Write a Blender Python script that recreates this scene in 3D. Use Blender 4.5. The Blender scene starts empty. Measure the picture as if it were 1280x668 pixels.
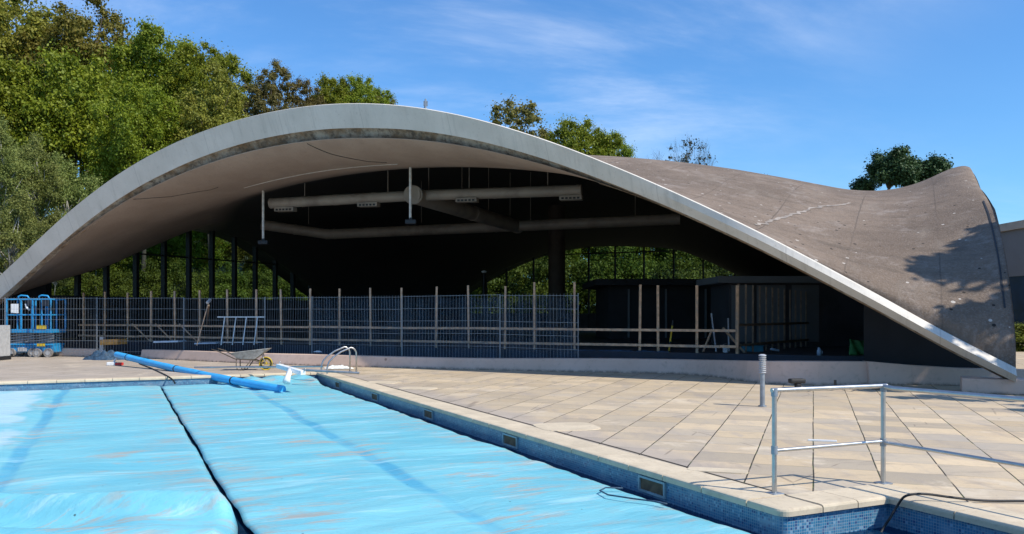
import bpy, math, random
import numpy as np
from mathutils import Vector, Matrix
R = math.radians
sc = bpy.context.scene
COL = sc.collection
random.seed(7)
F, H = 1045.0, 1.6            # focal length in photo pixels, eye height


def gp(x, y, z=0.0):
    """point of the plane z seen at a photo pixel (used once, to survey the site)"""
    Y = (H - z) * F / (y - 392.0)
    return Vector(((x - 640.0) / F * Y, Y, z))


def zp(y, Y):
    return H + (392.0 - y) * Y / F


# ------------------------------------------------------------------ materials
def nodes(name):
    m = bpy.data.materials.new(name)
    m.use_nodes = True
    t = m.node_tree
    b = t.nodes['Principled BSDF']
    return m, t, b


class N:
    """tiny helper for node trees"""
    def __init__(s, t):
        s.t = t

    def n(s, typ, **k):
        o = s.t.nodes.new(typ)
        for a, v in k.items():
            setattr(o, a, v)
        return o

    def l(s, a, b):
        s.t.links.new(a, b)

    def val(s, sock, v):
        if hasattr(v, 'node'):
            s.l(v, sock)
        else:
            sock.default_value = v

    def math(s, op, a, b=0.0, c=0.0, clamp=False):
        o = s.n('ShaderNodeMath', operation=op, use_clamp=clamp)
        for i, v in enumerate((a, b, c)):
            s.val(o.inputs[i], v)
        return o.outputs[0]

    def mix(s, fac, a, b, mode='MIX'):
        o = s.n('ShaderNodeMix', data_type='RGBA', blend_type=mode)
        s.val(o.inputs['Factor'], fac)
        for k, v in ((6, a), (7, b)):
            if isinstance(v, tuple):
                v = (*v, 1) if len(v) == 3 else v
            s.val(o.inputs[k], v)
        return o.outputs[2]

    def coord(s, kind='Object'):
        return s.n('ShaderNodeTexCoord').outputs[kind]

    def mapping(s, v, scale=(1, 1, 1), rot=(0, 0, 0), loc=(0, 0, 0)):
        o = s.n('ShaderNodeMapping')
        s.l(v, o.inputs[0])
        o.inputs['Scale'].default_value = scale
        o.inputs['Rotation'].default_value = rot
        o.inputs['Location'].default_value = loc
        return o.outputs[0]

    def noise(s, v, scale=1, detail=4, rough=.55, out=0, dist=0.0):
        o = s.n('ShaderNodeTexNoise')
        s.l(v, o.inputs['Vector'])
        o.inputs['Scale'].default_value = scale
        o.inputs['Detail'].default_value = detail
        o.inputs['Roughness'].default_value = rough
        o.inputs['Distortion'].default_value = dist
        return o.outputs[out]

    def ramp(s, fac, a, b, c0=0.0, c1=1.0):
        o = s.n('ShaderNodeMapRange', interpolation_type='SMOOTHSTEP')
        s.val(o.inputs[0], fac)
        o.inputs[1].default_value = a
        o.inputs[2].default_value = b
        o.inputs[3].default_value = c0
        o.inputs[4].default_value = c1
        return o.outputs[0]

    def sep(s, v):
        o = s.n('ShaderNodeSeparateXYZ')
        s.l(v, o.inputs[0])
        return o.outputs

    def comb(s, x, y, z=0.0):
        o = s.n('ShaderNodeCombineXYZ')
        for i, v in enumerate((x, y, z)):
            s.val(o.inputs[i], v)
        return o.outputs[0]

    def white(s, v):
        o = s.n('ShaderNodeTexWhiteNoise', noise_dimensions='3D')
        s.l(v, o.inputs[0])
        return o.outputs[0]

    def voro(s, v, scale, out='Distance', feature='F1'):
        o = s.n('ShaderNodeTexVoronoi', feature=feature)
        s.l(v, o.inputs['Vector'])
        o.inputs['Scale'].default_value = scale
        return o.outputs[out]

    def bump(s, b, h, strength=.3, dist=.02):
        o = s.n('ShaderNodeBump')
        o.inputs['Strength'].default_value = strength
        o.inputs['Distance'].default_value = dist
        s.l(h, o.inputs['Height'])
        s.l(o.outputs[0], b.inputs['Normal'])


def simple(name, col, rough=.6, metal=0.0, var=.15, scale=6, spec=.5, bump=0.0, dirt=None):
    m, t, b = nodes(name)
    g = N(t)
    v = g.coord()
    f = g.noise(v, scale, 5)
    d = tuple(c * (1 - var) for c in col)
    u = tuple(min(1, c * (1 + var)) for c in col)
    c = g.mix(g.ramp(f, .3, .7), d, u)
    if dirt:
        f2 = g.ramp(g.noise(v, scale * .37, 6, .65), .5, .68)
        c = g.mix(f2, c, dirt)
    g.l(c, b.inputs['Base Color'])
    g.val(b.inputs['Roughness'], g.ramp(f, .2, .8, rough * .85, min(1, rough * 1.12)))
    b.inputs['Metallic'].default_value = metal
    b.inputs['Specular IOR Level'].default_value = spec
    if bump:
        g.bump(b, g.noise(v, scale * 5, 4), bump, .01)
    return m


M = {}
M['black'] = simple('black_paint', (.012, .014, .018), .5)
M['dark_blue'] = simple('dark_navy_board', (.014, .02, .034), .6, var=.35, scale=2)
M['steel'] = simple('stainless_steel', (.50, .50, .49), .36, 1.0, .08, 12)
M['galv'] = simple('galvanised_wire', (.30, .33, .36), .5, .6, .15, 9)
M['alu'] = simple('aluminium', (.62, .66, .70), .4, .6, .1, 9)
M['blue_steel'] = simple('blue_machine_paint', (.025, .30, .62), .38, 0, .12, 5, dirt=(.03, .1, .17))
M['yellow'] = simple('yellow_paint', (.62, .44, .03), .6, dirt=(.35, .26, .06))
M['white_pl'] = simple('white_plastic', (.78, .80, .80), .4, 0, .06, 5)
M['red'] = simple('red_plastic', (.55, .03, .03), .4)
M['rubber'] = simple('black_rubber', (.022, .022, .023), .65)
M['tyre_grey'] = simple('scuffed_tyre', (.30, .28, .26), .8, dirt=(.12, .11, .1))
M['wood'] = simple('planed_timber', (.68, .43, .26), .75, 0, .25, 7, bump=.2, dirt=(.42, .33, .25))
M['wood_dim'] = simple('shaded_timber', (.22, .16, .11), .8, 0, .25, 7, bump=.2)  # darker copy of the timber, the hall's shade put into its colour
M['wood_orange'] = simple('varnished_timber', (.55, .27, .06), .55, 0, .25, 9)
M['duct'] = simple('beige_duct_paint', (.36, .31, .26), .5, 0, .08, 2, dirt=(.25, .21, .18))
M['rod'] = simple('cream_rod_paint', (.62, .58, .52), .5)
M['barrow'] = simple('cement_stained_tray', (.34, .33, .30), .75, 0, .25, 9, dirt=(.22, .2, .17))
M['tube'] = simple('blue_foam_roll', (.045, .42, .80), .42, 0, .1, 3, dirt=(.06, .4, .74))
M['tarp_green'] = simple('green_tarpaulin', (.05, .22, .06), .6, 0, .3, 5)
M['teal'] = simple('teal_plastic', (.03, .22, .32), .5)
M['tarp_navy'] = simple('dark_blue_netting', (.03, .07, .12), .7, 0, .4, 12, bump=.5)
M['sheet'] = simple('pale_plastic_sheet', (.42, .52, .62), .35, 0, .15, 4)
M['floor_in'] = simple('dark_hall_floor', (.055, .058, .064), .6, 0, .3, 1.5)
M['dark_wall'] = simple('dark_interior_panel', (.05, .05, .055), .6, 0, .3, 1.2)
M['grey_wall'] = simple('grey_render', (.15, .155, .16), .85, 0, .08, 1.1, dirt=(.16, .17, .18))
M['navy_glass'] = simple('navy_window', (.01, .03, .075), .12, 0, .2, 1)
M['column'] = simple('brown_column', (.10, .075, .06), .7, 0, .2, 2)
M['plug'] = simple('stained_box_inside', (.13, .085, .05), .8, 0, .4, 10)
M['frame_pl'] = simple('grey_blue_plastic', (.28, .38, .42), .5)
M['soil'] = simple('dark_soil', (.06, .05, .035), .95, 0, .3, 1)
M['rope'] = simple('white_rope', (.70, .70, .66), .8, 0, .15, 20)
M['louvre'] = simple('light_grey_metal', (.5, .51, .52), .5, .2, .1, 8)
M['bark'] = simple('bark', (.10, .08, .06), .9, 0, .35, 3, bump=.5)
M['bark_pale'] = simple('pale_birch_bark', (.42, .40, .35), .8, 0, .3, 4, dirt=(.10, .09, .08))
M['bulb'] = simple('clear_globe', (.8, .85, .9), .12)


def mat_deck():
    m, t, b = nodes('paving_slabs')
    g = N(t)
    p = g.coord()
    x, y, z = g.sep(p)
    P = .617
    warp = g.math('MULTIPLY', g.math('SUBTRACT', g.noise(p, .6, 2), .5), .05)
    lx = g.math('ADD', g.math('DIVIDE', g.math('ADD', g.math('MULTIPLY', x, .941), g.math('MULTIPLY', y, -.339)), P), warp)
    ly = g.math('ADD', g.math('DIVIDE', g.math('ADD', g.math('MULTIPLY', x, .339), g.math('MULTIPLY', y, .941)), P), warp)
    ix, iy = g.math('FLOOR', lx), g.math('FLOOR', ly)
    fx, fy = g.math('FRACT', lx), g.math('FRACT', ly)
    ex = g.math('SUBTRACT', .5, g.math('ABSOLUTE', g.math('SUBTRACT', fx, .5)))
    ey = g.math('SUBTRACT', .5, g.math('ABSOLUTE', g.math('SUBTRACT', fy, .5)))
    rnd = g.white(g.comb(ix, iy, 3.0))
    chk = g.math('MODULO', g.math('ADD', g.math('ABSOLUTE', g.math('ADD', ix, iy)), 0), 2.0)
    flip = g.math('GREATER_THAN', rnd, .93)
    chk = g.math('ABSOLUTE', g.math('SUBTRACT', chk, flip))
    n1 = g.noise(p, 1.3, 6, .6)
    n2 = g.noise(p, 14, 6, .7)
    fine = g.noise(p, 90, 3, .6)
    beige = g.mix(rnd, (.53, .41, .255), (.65, .505, .325))
    grey = g.mix(rnd, (.35, .305, .24), (.45, .39, .305))
    pn = g.noise(p, .45, 2, .5)
    uu = g.math('ADD', g.math('MULTIPLY', g.math('SUBTRACT', x, 2.206), .904), g.math('MULTIPLY', g.math('SUBTRACT', y, 6.8), .427))
    vv = g.math('ADD', g.math('MULTIPLY', g.math('SUBTRACT', x, 2.206), -.427), g.math('MULTIPLY', g.math('SUBTRACT', y, 6.8), .904))
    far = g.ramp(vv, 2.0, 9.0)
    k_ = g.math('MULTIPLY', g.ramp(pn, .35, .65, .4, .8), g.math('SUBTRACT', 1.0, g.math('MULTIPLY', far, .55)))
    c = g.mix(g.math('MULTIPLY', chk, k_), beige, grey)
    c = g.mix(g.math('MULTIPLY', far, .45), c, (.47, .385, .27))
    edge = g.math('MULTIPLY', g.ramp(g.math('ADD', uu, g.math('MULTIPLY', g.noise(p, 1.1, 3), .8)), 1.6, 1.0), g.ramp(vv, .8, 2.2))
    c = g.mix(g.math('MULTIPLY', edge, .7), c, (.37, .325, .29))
    c = g.mix(g.ramp(n1, .42, .75, 0, .5), c, (.34, .30, .25))
    c = g.mix(g.ramp(g.noise(g.mapping(p, (1, 1, 1), loc=(9, 3, 0)), .5, 5, .6), .52, .72, 0, .45), c, (.30, .285, .275))
    c = g.mix(g.ramp(n2, .45, .8, 0, .4), c, (.30, .25, .205))
    c = g.mix(g.ramp(g.noise(g.mapping(p, (2.6, .7, 1), rot=(0, 0, .3)), 1.0, 6, .65), .50, .66, 0, .5), c, (.33, .285, .25))
    c = g.mix(1.0, c, g.mix(g.white(g.comb(iy, ix, 7.0)), (.87, .86, .85), (1.07, 1.07, 1.07)), 'MULTIPLY')
    c = g.mix(g.ramp(g.noise(g.mapping(p, (1, 1, 1), loc=(4, 8, 0)), .8, 7, .7), .57, .66, 0, .55), c, (.66, .56, .42))
    c = g.mix(g.ramp(g.noise(g.mapping(p, (.9, 3.2, 1), rot=(0, 0, -.44)), 1.0, 7, .7), .54, .70, 0, .5), c, (.27, .225, .18))
    crk = g.voro(g.mapping(p, (.5, .5, 1), rot=(0, 0, .4)), 1.0, feature='DISTANCE_TO_EDGE')
    c = g.mix(g.math('MULTIPLY', g.ramp(crk, .006, .002), g.ramp(g.noise(p, .9, 3), .5, .6, 0, .6)), c, (.13, .10, .08))
    c = g.mix(g.ramp(g.voro(p, 6.0), .055, .03, 0, .55), c, (.12, .09, .06))
    c = g.mix(g.ramp(fine, .35, .75, 0, .25), c, (.64, .53, .40))
    wob = g.math('MULTIPLY', g.noise(p, 6, 3), .012)
    jx = g.ramp(ex, .006, .017, 1, 0)
    jxb = g.math('MULTIPLY', jx, g.ramp(g.noise(p, 2.3, 3), .3, .5, .25, 1))
    jy = g.math('MULTIPLY', g.ramp(ey, .004, .013, 1, 0), g.ramp(g.noise(p, 1.7, 3), .42, .60, .15, .8))
    j = g.math('MAXIMUM', jxb, jy)
    jc = g.mix(g.ramp(g.noise(p, 3.5, 2), .5, .6), (.05, .042, .032), (.07, .085, .03))
    c = g.mix(j, c, jc)
    g.l(c, b.inputs['Base Color'])
    b.inputs['Roughness'].default_value = .85
    b.inputs['Specular IOR Level'].default_value = .3
    hgt = g.math('SUBTRACT', g.math('ADD', g.math('MULTIPLY', n2, .5), g.math('MULTIPLY', rnd, .25)), g.math('MULTIPLY', j, 1.5))
    g.bump(b, hgt, .5, .008)
    return m


def mat_stone(name, a, d, joints=None):
    m, t, b = nodes(name)
    g = N(t)
    p = g.coord()
    n1 = g.noise(p, 2.2, 6, .6)
    n2 = g.noise(p, 18, 6, .7)
    isl = g.n('ShaderNodeNewGeometry').outputs['Random Per Island']
    c = g.mix(g.ramp(n1, .35, .7), a, tuple(x * .78 for x in a))
    c = g.mix(g.math('MULTIPLY', isl, .45), c, tuple(x * .72 for x in a))
    c = g.mix(g.ramp(n2, .5, .72, 0, .6), c, d)
    g.l(c, b.inputs['Base Color'])
    b.inputs['Roughness'].default_value = .8
    b.inputs['Specular IOR Level'].default_value = .3
    g.bump(b, n2, .35, .006)
    return m


def mat_mosaic():
    m, t, b = nodes('blue_mosaic_tiles')
    g = N(t)
    p = g.coord()                     # pool frame: x across, y along, z up
    x, y, z = g.sep(p)
    nrm = g.sep(g.n('ShaderNodeTexCoord').outputs['Normal'])
    side = g.math('GREATER_THAN', g.math('ABSOLUTE', nrm[0]), .5)
    h = g.math('ADD', g.math('MULTIPLY', y, side), g.math('MULTIPLY', x, g.math('SUBTRACT', 1, side)))
    S = 40.0
    hx, hz = g.math('MULTIPLY', h, S), g.math('MULTIPLY', z, S)
    fx, fz = g.math('FRACT', hx), g.math('FRACT', hz)
    rnd = g.white(g.comb(g.math('FLOOR', hx), g.math('FLOOR', hz), side))
    e = g.math('MAXIMUM', g.math('ABSOLUTE', g.math('SUBTRACT', fx, .5)), g.math('ABSOLUTE', g.math('SUBTRACT', fz, .5)))
    grout = g.ramp(e, .40, .44)
    c = g.mix(g.ramp(rnd, 0, .8), (.018, .125, .25), (.04, .19, .33))
    c = g.mix(g.math('GREATER_THAN', rnd, .93), c, (.16, .32, .46))
    c = g.mix(g.math('LESS_THAN', rnd, .10), c, (.015, .07, .20))
    lime = g.ramp(g.noise(g.mapping(p, (1, 1, 3)), 3, 5, .6), .45, .75, 0, .4)
    c = g.mix(lime, c, (.40, .48, .55))
    c = g.mix(grout, c, (.24, .32, .38))
    g.l(c, b.inputs['Base Color'])
    b.inputs['Roughness'].default_value = .3
    g.bump(b, g.math('SUBTRACT', 1, grout), .3, .002)
    return m


def mat_cover():
    m, t, b = nodes('blue_bubble_cover')
    g = N(t)
    p = g.coord()
    x, y, z = g.sep(p)
    # slow warp so that streaks are not ruler straight
    w = g.math('MULTIPLY', g.math('SUBTRACT', g.noise(p, .35, 2), .5), .6)
    q = g.comb(x, g.math('ADD', y, w), z)
    st = g.noise(g.mapping(q, (1.1, 5.5, 1)), 1.0, 8, .7)
    st2 = g.noise(g.mapping(q, (.5, 2.0, 1), loc=(7, 2, 0)), 1.0, 5, .6)
    big = g.noise(p, .35, 3, .5)
    c = g.mix(g.ramp(st2, .3, .72), (.145, .47, .575), (.225, .58, .65))
    c = g.mix(g.ramp(big, .4, .7, 0, .35), c, (.23, .57, .66))
    # centre seam band, darker blue
    wx = g.math('MULTIPLY', g.math('SUBTRACT', g.noise(g.mapping(p, (0, .5, 0)), 1.0, 2), .5), .22)
    m1 = g.math('ABSOLUTE', g.math('ADD', g.math('ADD', x, 2.02), wx))
    m2 = g.math('ABSOLUTE', g.math('ADD', g.math('ADD', x, 6.03), wx))
    band = g.ramp(g.math('MINIMUM', m1, m2), .05, .13, .6, 0)
    c = g.mix(g.math('MULTIPLY', band, g.ramp(g.noise(p, .9, 2), .38, .55, .4, 1)), c, (.04, .32, .54))
    # tan dirt streaks left by dried puddles
    dirt = g.math('MULTIPLY', g.ramp(st, .52, .60), g.ramp(g.noise(g.mapping(p, (.9, .5, 1), loc=(3, 3, 0)), .9, 4), .42, .60))
    c = g.mix(g.math('MULTIPLY', dirt, .9), c, (.37, .35, .31))
    fd = g.ramp(g.noise(g.mapping(q, (1.0, 5, 1)), 1.5, 8, .75), .54, .72, 0, .45)
    c = g.mix(fd, c, (.30, .47, .53))
    pl = g.math('MULTIPLY', g.ramp(g.noise(g.mapping(q, (.45, 3.8, 1), loc=(1, 7, 0)), 1.0, 8, .68), .55, .66), .5)
    c = g.mix(pl, c, (.48, .73, .78))
    # worn pale patch on the left-hand cover
    px = g.math('ADD', x, g.math('MULTIPLY', g.math('SUBTRACT', g.noise(p, .9, 4), .5), 1.3))
    wn = g.math('MULTIPLY', g.ramp(px, -6.3, -6.55), g.ramp(g.noise(p, .8, 4, .6), .36, .5))
    c = g.mix(g.math('MULTIPLY', wn, .75), c, (.50, .68, .76))
    st3 = g.noise(g.mapping(q, (1.3, 14, 1), loc=(4, 0, 0)), 1.0, 6, .7)
    c = g.mix(g.ramp(st3, .48, .66, 0, .16), c, (.05, .34, .52))
    grime = g.noise(p, 2.2, 8, .75)
    c = g.mix(g.ramp(grime, .55, .70, 0, .55), c, (.30, .44, .46))
    seam_d = g.math('MINIMUM', g.math('ABSOLUTE', g.math('ADD', x, 3.92)), g.math('ABSOLUTE', g.math('ADD', x, .1)))
    c = g.mix(g.math('MULTIPLY', g.ramp(seam_d, .9, .05, 0, .7), g.ramp(g.noise(g.mapping(q, (1.5, 5, 1)), 1.2, 7, .7), .50, .62)), c, (.36, .36, .33))
    dots = g.ramp(g.voro(p, 2.6), .035, .02)
    c = g.mix(g.math('MULTIPLY', dots, .8), c, (.05, .07, .06))
    g.l(c, b.inputs['Base Color'])
    g.val(b.inputs['Roughness'], g.ramp(dirt, 0, 1, .45, .75))
    b.inputs['Specular IOR Level'].default_value = .35
    wr = g.noise(g.mapping(q, (1.2, 6, 1), rot=(0, 0, .12)), 1.3, 8, .7, dist=.4)
    cr = g.math('ABSOLUTE', g.math('SUBTRACT', wr, .5))
    hh = g.math('ADD', g.math('ADD', st2, g.math('MULTIPLY', g.ramp(cr, 0, .12, 1, 0), .25)), g.math('MULTIPLY', g.noise(p, 14, 4), .12))
    g.bump(b, hh, .36, .045)
    return m


def mat_roof():
    m, t, b = nodes('weathered_roof_felt')
    g = N(t)
    p = g.coord()
    n1 = g.noise(p, .35, 6, .6)
    n2 = g.noise(p, 3.2, 6, .7)
    n3 = g.noise(p, 22, 5, .7)
    c = g.mix(g.ramp(n1, .35, .68), (.160, .120, .090), (.240, .182, .137))
    c = g.mix(g.ramp(n2, .4, .75, 0, .55), c, (.115, .088, .068))
    c = g.mix(g.ramp(n3, .4, .8, 0, .6), c, (.33, .275, .23))
    v = g.n('ShaderNodeTexVoronoi')
    g.l(p, v.inputs['Vector'])
    v.inputs['Scale'].default_value = 4.2
    r = g.white(v.outputs['Color'])
    sp = g.math('LESS_THAN', v.outputs['Distance'], g.math('MULTIPLY', g.noise(p, 1.9, 2), .30))
    n4 = g.noise(g.mapping(p, (1, 1, .4)), 1.1, 7, .75)
    c = g.mix(g.ramp(n4, .52, .68, 0, .5), c, (.36, .31, .27))
    c = g.mix(g.math('MULTIPLY', sp, g.math('GREATER_THAN', r, .88)), c, (.55, .50, .44))
    c = g.mix(g.math('MULTIPLY', sp, g.math('LESS_THAN', r, .22)), c, (.035, .03, .027))
    x, y, z = g.sep(p)
    tq = g.math('ADD', g.math('MULTIPLY', x, .434), g.math('MULTIPLY', y, .901))
    sq = g.math('ADD', g.math('MULTIPLY', x, .901), g.math('MULTIPLY', y, -.434))
    lap = g.math('ABSOLUTE', g.math('SUBTRACT', g.math('FRACT', g.math('ADD', g.math('DIVIDE', sq, 1.9), g.math('MULTIPLY', n2, .03))), .5))
    c = g.mix(g.math('MULTIPLY', g.ramp(lap, .012, .004), g.ramp(n1, .4, .6, .15, .6)), c, (.085, .07, .06))
    run = g.noise(g.comb(g.math('MULTIPLY', sq, .5), g.math('MULTIPLY', tq, 2.6), 0.0), 1.0, 7, .68)
    c = g.mix(g.ramp(run, .50, .70, 0, .5), c, (.10, .082, .066))
    run2 = g.noise(g.comb(g.math('MULTIPLY', sq, .8), g.math('MULTIPLY', tq, .35), 4.0), 1.0, 7, .68)
    c = g.mix(g.ramp(run2, .54, .72, 0, .5), c, (.29, .245, .20))
    g.l(c, b.inputs['Base Color'])
    b.inputs['Roughness'].default_value = .92
    b.inputs['Specular IOR Level'].default_value = .2
    g.bump(b, g.math('ADD', n3, n2), .7, .04)
    return m


def mat_soffit():
    m, t, b = nodes('cream_painted_soffit')
    g = N(t)
    p = g.coord()
    n1 = g.noise(p, .6, 6, .6)
    n2 = g.noise(p, 9, 6, .7)
    c = g.mix(g.ramp(n1, .35, .7), (.385, .285, .22), (.455, .345, .27))
    c = g.mix(g.ramp(n2, .5, .78, 0, .4), c, (.25, .195, .16))
    atn = g.n('ShaderNodeAttribute', attribute_name='shade_tint')
    c = g.mix(atn.outputs['Fac'], c, (.045, .043, .041))  # interior shade painted into the ceiling colour as a near-black tint
    g.l(c, b.inputs['Base Color'])
    b.inputs['Roughness'].default_value = .85
    g.bump(b, n2, .6, .02)
    return m


def mat_fascia():
    m, t, b = nodes('white_painted_edge')
    g = N(t)
    p = g.coord()
    x, y, z = g.sep(p)
    al = g.n('ShaderNodeAttribute', attribute_name='along').outputs['Fac']
    n1 = g.noise(p, .8, 6, .6)
    n2 = g.noise(g.comb(g.math('MULTIPLY', al, 5.0), g.math('MULTIPLY', z, .6), 0.0), 1.0, 6, .7)
    n3 = g.noise(p, 12, 6, .7)
    c = g.mix(g.ramp(n1, .35, .7), (.61, .565, .49), (.70, .65, .57))
    c = g.mix(g.ramp(n2, .50, .74, 0, .45), c, (.36, .34, .29))
    c = g.mix(g.ramp(n3, .56, .72, 0, .5), c, (.40, .36, .30))
    jf = g.math('FRACT', g.math('DIVIDE', al, 3.05))
    jt = g.math('LESS_THAN', g.math('ABSOLUTE', g.math('SUBTRACT', jf, .5)), .0045)
    c = g.mix(g.math('MULTIPLY', jt, .22), c, (.20, .18, .16))
    g.l(c, b.inputs['Base Color'])
    b.inputs['Roughness'].default_value = .75
    g.bump(b, g.math('ADD', n3, n1), .25, .02)
    return m


def mat_rust():
    m, t, b = nodes('stained_broken_edge')
    g = N(t)
    p = g.coord()
    n1 = g.noise(p, 1.1, 6, .65)
    n2 = g.noise(p, 6, 6, .7)
    c = g.mix(g.ramp(n1, .38, .62), (.42, .34, .25), (.24, .145, .075))
    c = g.mix(g.ramp(n2, .4, .75), c, (.075, .055, .038))
    g.l(c, b.inputs['Base Color'])
    b.inputs['Roughness'].default_value = .9
    g.bump(b, n2, .8, .05)
    return m


def mat_wallpink():
    m, t, b = nodes('pink_beige_render')
    g = N(t)
    p = g.coord()
    n1 = g.noise(p, .5, 5, .6)
    n2 = g.noise(p, 7, 6, .7)
    c = g.mix(g.ramp(n1, .35, .7), (.60, .43, .33), (.68, .50, .40))
    c = g.mix(g.ramp(n2, .5, .75, 0, .5), c, (.36, .27, .21))
    x, y, z = g.sep(p)
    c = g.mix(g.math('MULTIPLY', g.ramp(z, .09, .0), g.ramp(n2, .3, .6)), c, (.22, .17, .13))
    c = g.mix(g.ramp(g.voro(p, 1.1), .06, .03, 0, .7), c, (.22, .11, .07))
    g.l(c, b.inputs['Base Color'])
    b.inputs['Roughness'].default_value = .85
    g.bump(b, n2, .25, .01)
    return m


def mat_leaf(name, a, bb, spec=.25, trans=.35):
    m, t, b = nodes(name)
    g = N(t)
    isl = g.n('ShaderNodeNewGeometry').outputs['Random Per Island']
    p = g.coord()
    f = g.ramp(g.noise(p, .55, 3), .35, .65)
    f2 = g.math('ADD', g.math('MULTIPLY', isl, .55), g.math('MULTIPLY', f, .45))
    c = g.mix(f2, a, bb)
    oi = g.n('ShaderNodeObjectInfo').outputs['Random']
    hs = g.n('ShaderNodeHueSaturation')
    g.val(hs.inputs['Hue'], g.ramp(oi, 0, 1, .485, .512))
    g.val(hs.inputs['Value'], g.ramp(oi, 0, 1, .85, 1.15))
    g.l(c, hs.inputs['Color'])
    g.l(hs.outputs[0], b.inputs['Base Color'])
    b.inputs['Roughness'].default_value = .55
    b.inputs['Specular IOR Level'].default_value = spec
    tr = g.n('ShaderNodeBsdfTranslucent')
    g.l(hs.outputs[0], tr.inputs[0])
    mx = g.n('ShaderNodeMixShader')
    mx.inputs[0].default_value = trans
    g.l(b.outputs[0], mx.inputs[1])
    g.l(tr.outputs[0], mx.inputs[2])
    g.l(mx.outputs[0], t.nodes['Material Output'].inputs[0])
    return m


def mat_glass():
    m, t, b = nodes('window_glass')
    g = N(t)
    b.inputs['Base Color'].default_value = (.02, .04, .05, 1)
    b.inputs['Roughness'].default_value = .03
    tr = g.n('ShaderNodeBsdfTransparent')
    tr.inputs[0].default_value = (.44, .53, .52, 1)
    fr = g.n('ShaderNodeFresnel')
    mx = g.n('ShaderNodeMixShader')
    g.l(g.math('ADD', fr.outputs[0], .03), mx.inputs[0])
    g.l(tr.outputs[0], mx.inputs[1])
    g.l(b.outputs[0], mx.inputs[2])
    g.l(mx.outputs[0], t.nodes['Material Output'].inputs[0])
    return m


def mat_water():
    m, t, b = nodes('pool_water')
    g = N(t)
    p = g.coord()
    b.inputs['Base Color'].default_value = (.008, .05, .12, 1)
    b.inputs['Roughness'].default_value = .04
    b.inputs['IOR'].default_value = 1.33
    tr = g.n('ShaderNodeBsdfTransparent')
    tr.inputs[0].default_value = (.12, .42, .66, 1)
    mx = g.n('ShaderNodeMixShader')
    mx.inputs[0].default_value = .45
    g.l(tr.outputs[0], mx.inputs[1])
    g.l(b.outputs[0], mx.inputs[2])
    g.l(mx.outputs[0], t.nodes['Material Output'].inputs[0])
    g.bump(b, g.noise(p, 3.0, 3), .12, .05)
    return m


def mat_ground():
    m, t, b = nodes('grassy_ground')
    g = N(t)
    p = g.coord()
    c = g.mix(g.ramp(g.noise(p, .15, 6, .6), .35, .65), (.035, .06, .015), (.075, .085, .03))
    c = g.mix(g.ramp(g.noise(p, 2.5, 6, .7), .5, .75), c, (.10, .08, .045))
    g.l(c, b.inputs['Base Color'])
    b.inputs['Roughness'].default_value = .95
    g.bump(b, g.noise(p, 3, 6), .8, .2)
    return m


def mat_net():
    m, t, b = nodes('blue_debris_netting')
    g = N(t)
    p = g.coord()
    b.inputs['Base Color'].default_value = (.05, .105, .17, 1)
    b.inputs['Roughness'].default_value = .6
    tr = g.n('ShaderNodeBsdfTransparent')
    mx = g.n('ShaderNodeMixShader')
    g.val(mx.inputs[0], g.ramp(g.noise(g.mapping(p, (3, 3, .7)), 1.0, 5, .6), .35, .7, .07, .26))
    g.l(tr.outputs[0], mx.inputs[1])
    g.l(b.outputs[0], mx.inputs[2])
    g.l(mx.outputs[0], t.nodes['Material Output'].inputs[0])
    return m


M['net'] = mat_net()
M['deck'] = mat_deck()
M['coping'] = mat_stone('cream_coping_stone', (.68, .57, .41), (.42, .33, .24))
M['mosaic'] = mat_mosaic()
M['cover'] = mat_cover()
M['roof'] = mat_roof()
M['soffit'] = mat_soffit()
M['ceiling'] = simple('shaded_interior_black', (.022, .022, .024), .9, 0, .3, 2)  # near-black tone, interior shade put into infill walls and inner block
M['fascia'] = mat_fascia()
M['rust'] = mat_rust()
M['pink'] = mat_wallpink()
M['glass'] = mat_glass()
M['water'] = mat_water()
M['ground'] = mat_ground()
M['pale_strip'] = simple('grey_sealant', (.30, .255, .215), .9, 0, .3, 3)
M['leaf_green'] = mat_leaf('oak_leaves', (.10, .15, .010), (.30, .34, .025))
M['leaf_olive'] = mat_leaf('olive_leaves', (.14, .145, .020), (.32, .29, .045))
M['leaf_brown'] = mat_leaf('budding_brown_leaves', (.125, .112, .028), (.235, .20, .055))
M['leaf_pale'] = mat_leaf('birch_leaves', (.13, .165, .035), (.30, .33, .09))
M['leaf_dark'] = mat_leaf('pine_needles', (.022, .052, .018), (.08, .135, .045), trans=.12)
M['leaf_bush'] = mat_leaf('hedge_leaves', (.085, .13, .02), (.26, .30, .04))
M['leaf_grey'] = mat_leaf('thin_buds', (.07, .075, .05), (.11, .12, .08))


# ------------------------------------------------------------------ object helpers
WM = {}


def tag(o, label=None, cat=None, group=None, kind=None):
    for k, v in (('label', label), ('category', cat), ('group', group), ('kind', kind)):
        if v:
            o[k] = v
    return o


def thing(name, label, cat, loc=(0, 0, 0), rz=0.0, group=None):
    o = bpy.data.objects.new(name, None)
    o.empty_display_size = .2
    COL.objects.link(o)
    o.location = loc
    o.rotation_euler = (0, 0, rz)
    WM[o.name] = Matrix.Translation(loc) @ Matrix.Rotation(rz, 4, 'Z')
    return tag(o, label, cat, group)


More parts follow.
